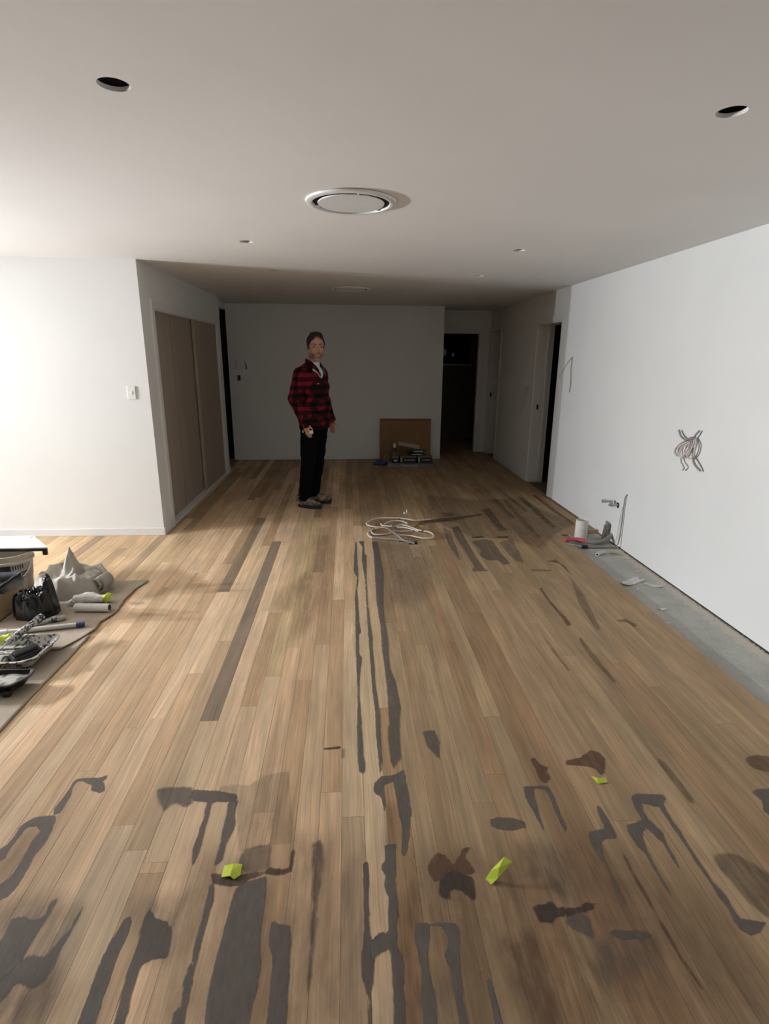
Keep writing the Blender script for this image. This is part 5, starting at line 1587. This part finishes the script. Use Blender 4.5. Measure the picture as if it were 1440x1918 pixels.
md = shirt.modifiers.new('t', 'SOLIDIFY'); md.thickness = .006; md.offset = -1
# collar: two standing lapels
for s in (-1, 1):
    pts = [(-.065, s * .03, 1.585), (-.03, s * .082, 1.575), (.035, s * .092, 1.545), (.085, s * .066, 1.495), (.108, s * .035, 1.44)]
    bm = bmesh.new()
    lo = [bm.verts.new((p[0], p[1], p[2] - .035)) for p in spline(pts, 4)]
    hi = [bm.verts.new((p[0] + .006, p[1] * 1.02, p[2] + .022)) for p in spline(pts, 4)]
    fo_ = [bm.verts.new((p[0] + .022, p[1] * 1.30, p[2] - .022)) for p in spline(pts, 4)]
    for a, b_ in ((lo, hi), (hi, fo_)):
        for i in range(len(a) - 1):
            bm.faces.new((a[i], a[i + 1], b_[i + 1], b_[i]))
    c = from_bm('collar', bm, M['plaid'] if s < 0 else simple('grey_lining', (.10, .08, .085), .9), shirt, True)
    md = c.modifiers.new('t', 'SOLIDIFY'); md.thickness = .006
boxes('badge', [(.128, .140, -.125, -.095, 1.345, 1.352), (.138, .150, -.070, -.058, 1.335, 1.355)], simple('pale_badge', (.62, .45, .38), .5), shirt)

# trousers
bm = bmesh.new()
ellipsoid_bm(bm, (-.005, 0, .97), (.132, .178, .12))
for s in (-1, 1):
    hip = (.01, s * .090, .92); knee = (-.02, s * .098, .50); ank = (-.080, s * .110, .13)
    capsule_bm(bm, hip, .115, knee, .085); capsule_bm(bm, knee, .085, ank, .066)
    capsule_bm(bm, ank, .066, (-.080, s * .111, .10), .068)
blob('trousers', bm, .010, 3, M['denim'], person, cut=[((0, 0, .075), (0, 0, -1))],
     post=lambda v: setattr(v, 'co', v.co + Vector(mnoise.noise_vector(Vector((v.co.x * 10, v.co.y * 10, v.co.z * 14)))) * .011))
boxes('pocket_tag', [(.075, .115, -.225, -.212, .835, .870)], simple('white_tag', (.75, .73, .72), .5), person, bevel=.003)
boxes('belt_clip', [(-.060, -.048, -.212, -.198, .842, .864), (-.015, -.002, -.222, -.208, .840, .866)], simple('tan_clip', (.48, .38, .32), .5), person, bevel=.002)

# boots: one pale grey, mottled; the far one darker in shade
M['boot'] = speckled('worn_grey_suede', (.22, .195, .165), (.07, .06, .055), .85, 26, .55, .07, 9)
M['sole'] = simple('dark_rubber_sole', (.03, .026, .022), .7)
for s, rz in ((-1, 0.0), (1, .10)):
    bt = thing('boot', '', '')
    for k in ('label', 'category'):
        del bt[k]
    bt.name = 'boot_pair' if False else 'boot'
    bt.parent = person
    bt.location = (-.085, s * .113, -.012)
    bt.rotation_euler = (0, 0, rz)
    bm = bmesh.new()
    ellipsoid_bm(bm, (.0, 0, .06), (.065, .047, .055)); ellipsoid_bm(bm, (.075, 0, .055), (.085, .050, .042)); ellipsoid_bm(bm, (.15, 0, .048), (.068, .050, .036))
    capsule_bm(bm, (-.005, 0, .08), .052, (-.01, 0, .125), .054)
    capsule_bm(bm, (.03, 0, .09), .040, (.10, 0, .066), .038)
    blob('upper', bm, .008, 2, M['boot'], bt, cut=[((0, 0, .018), (0, 0, -1)), ((0, 0, .135), (.15, 0, 1))])
    bm = bmesh.new()
    out = []
    for i in range(28):
        a = 2 * math.pi * i / 28
        x = .068 + .148 * math.cos(a); y = .049 * math.sin(a) * (1.0 + .12 * math.cos(a))
        out.append((x, y))
    prism(bm, out, 0, .024)
    from_bm('sole', bm, M['sole'], bt)
    bm = bmesh.new()
    ellipsoid_bm(bm, (.196, 0, .040), (.026, .042, .026))
    from_bm('toe_cap', bm, M['sole'], bt, True)
    for k in range(4):
        x = .045 + k * .024; z = .118 - k * .013
        tube('lace', spline([(x, -.026, z - .008), (x + .006, 0, z + .006), (x, .026, z - .008)]), .0035, M['sole'], bt)
    tube('pull_tab', spline([(-.066, 0, .11), (-.080, 0, .128), (-.068, 0, .14)]), .006, M['sole'], bt)
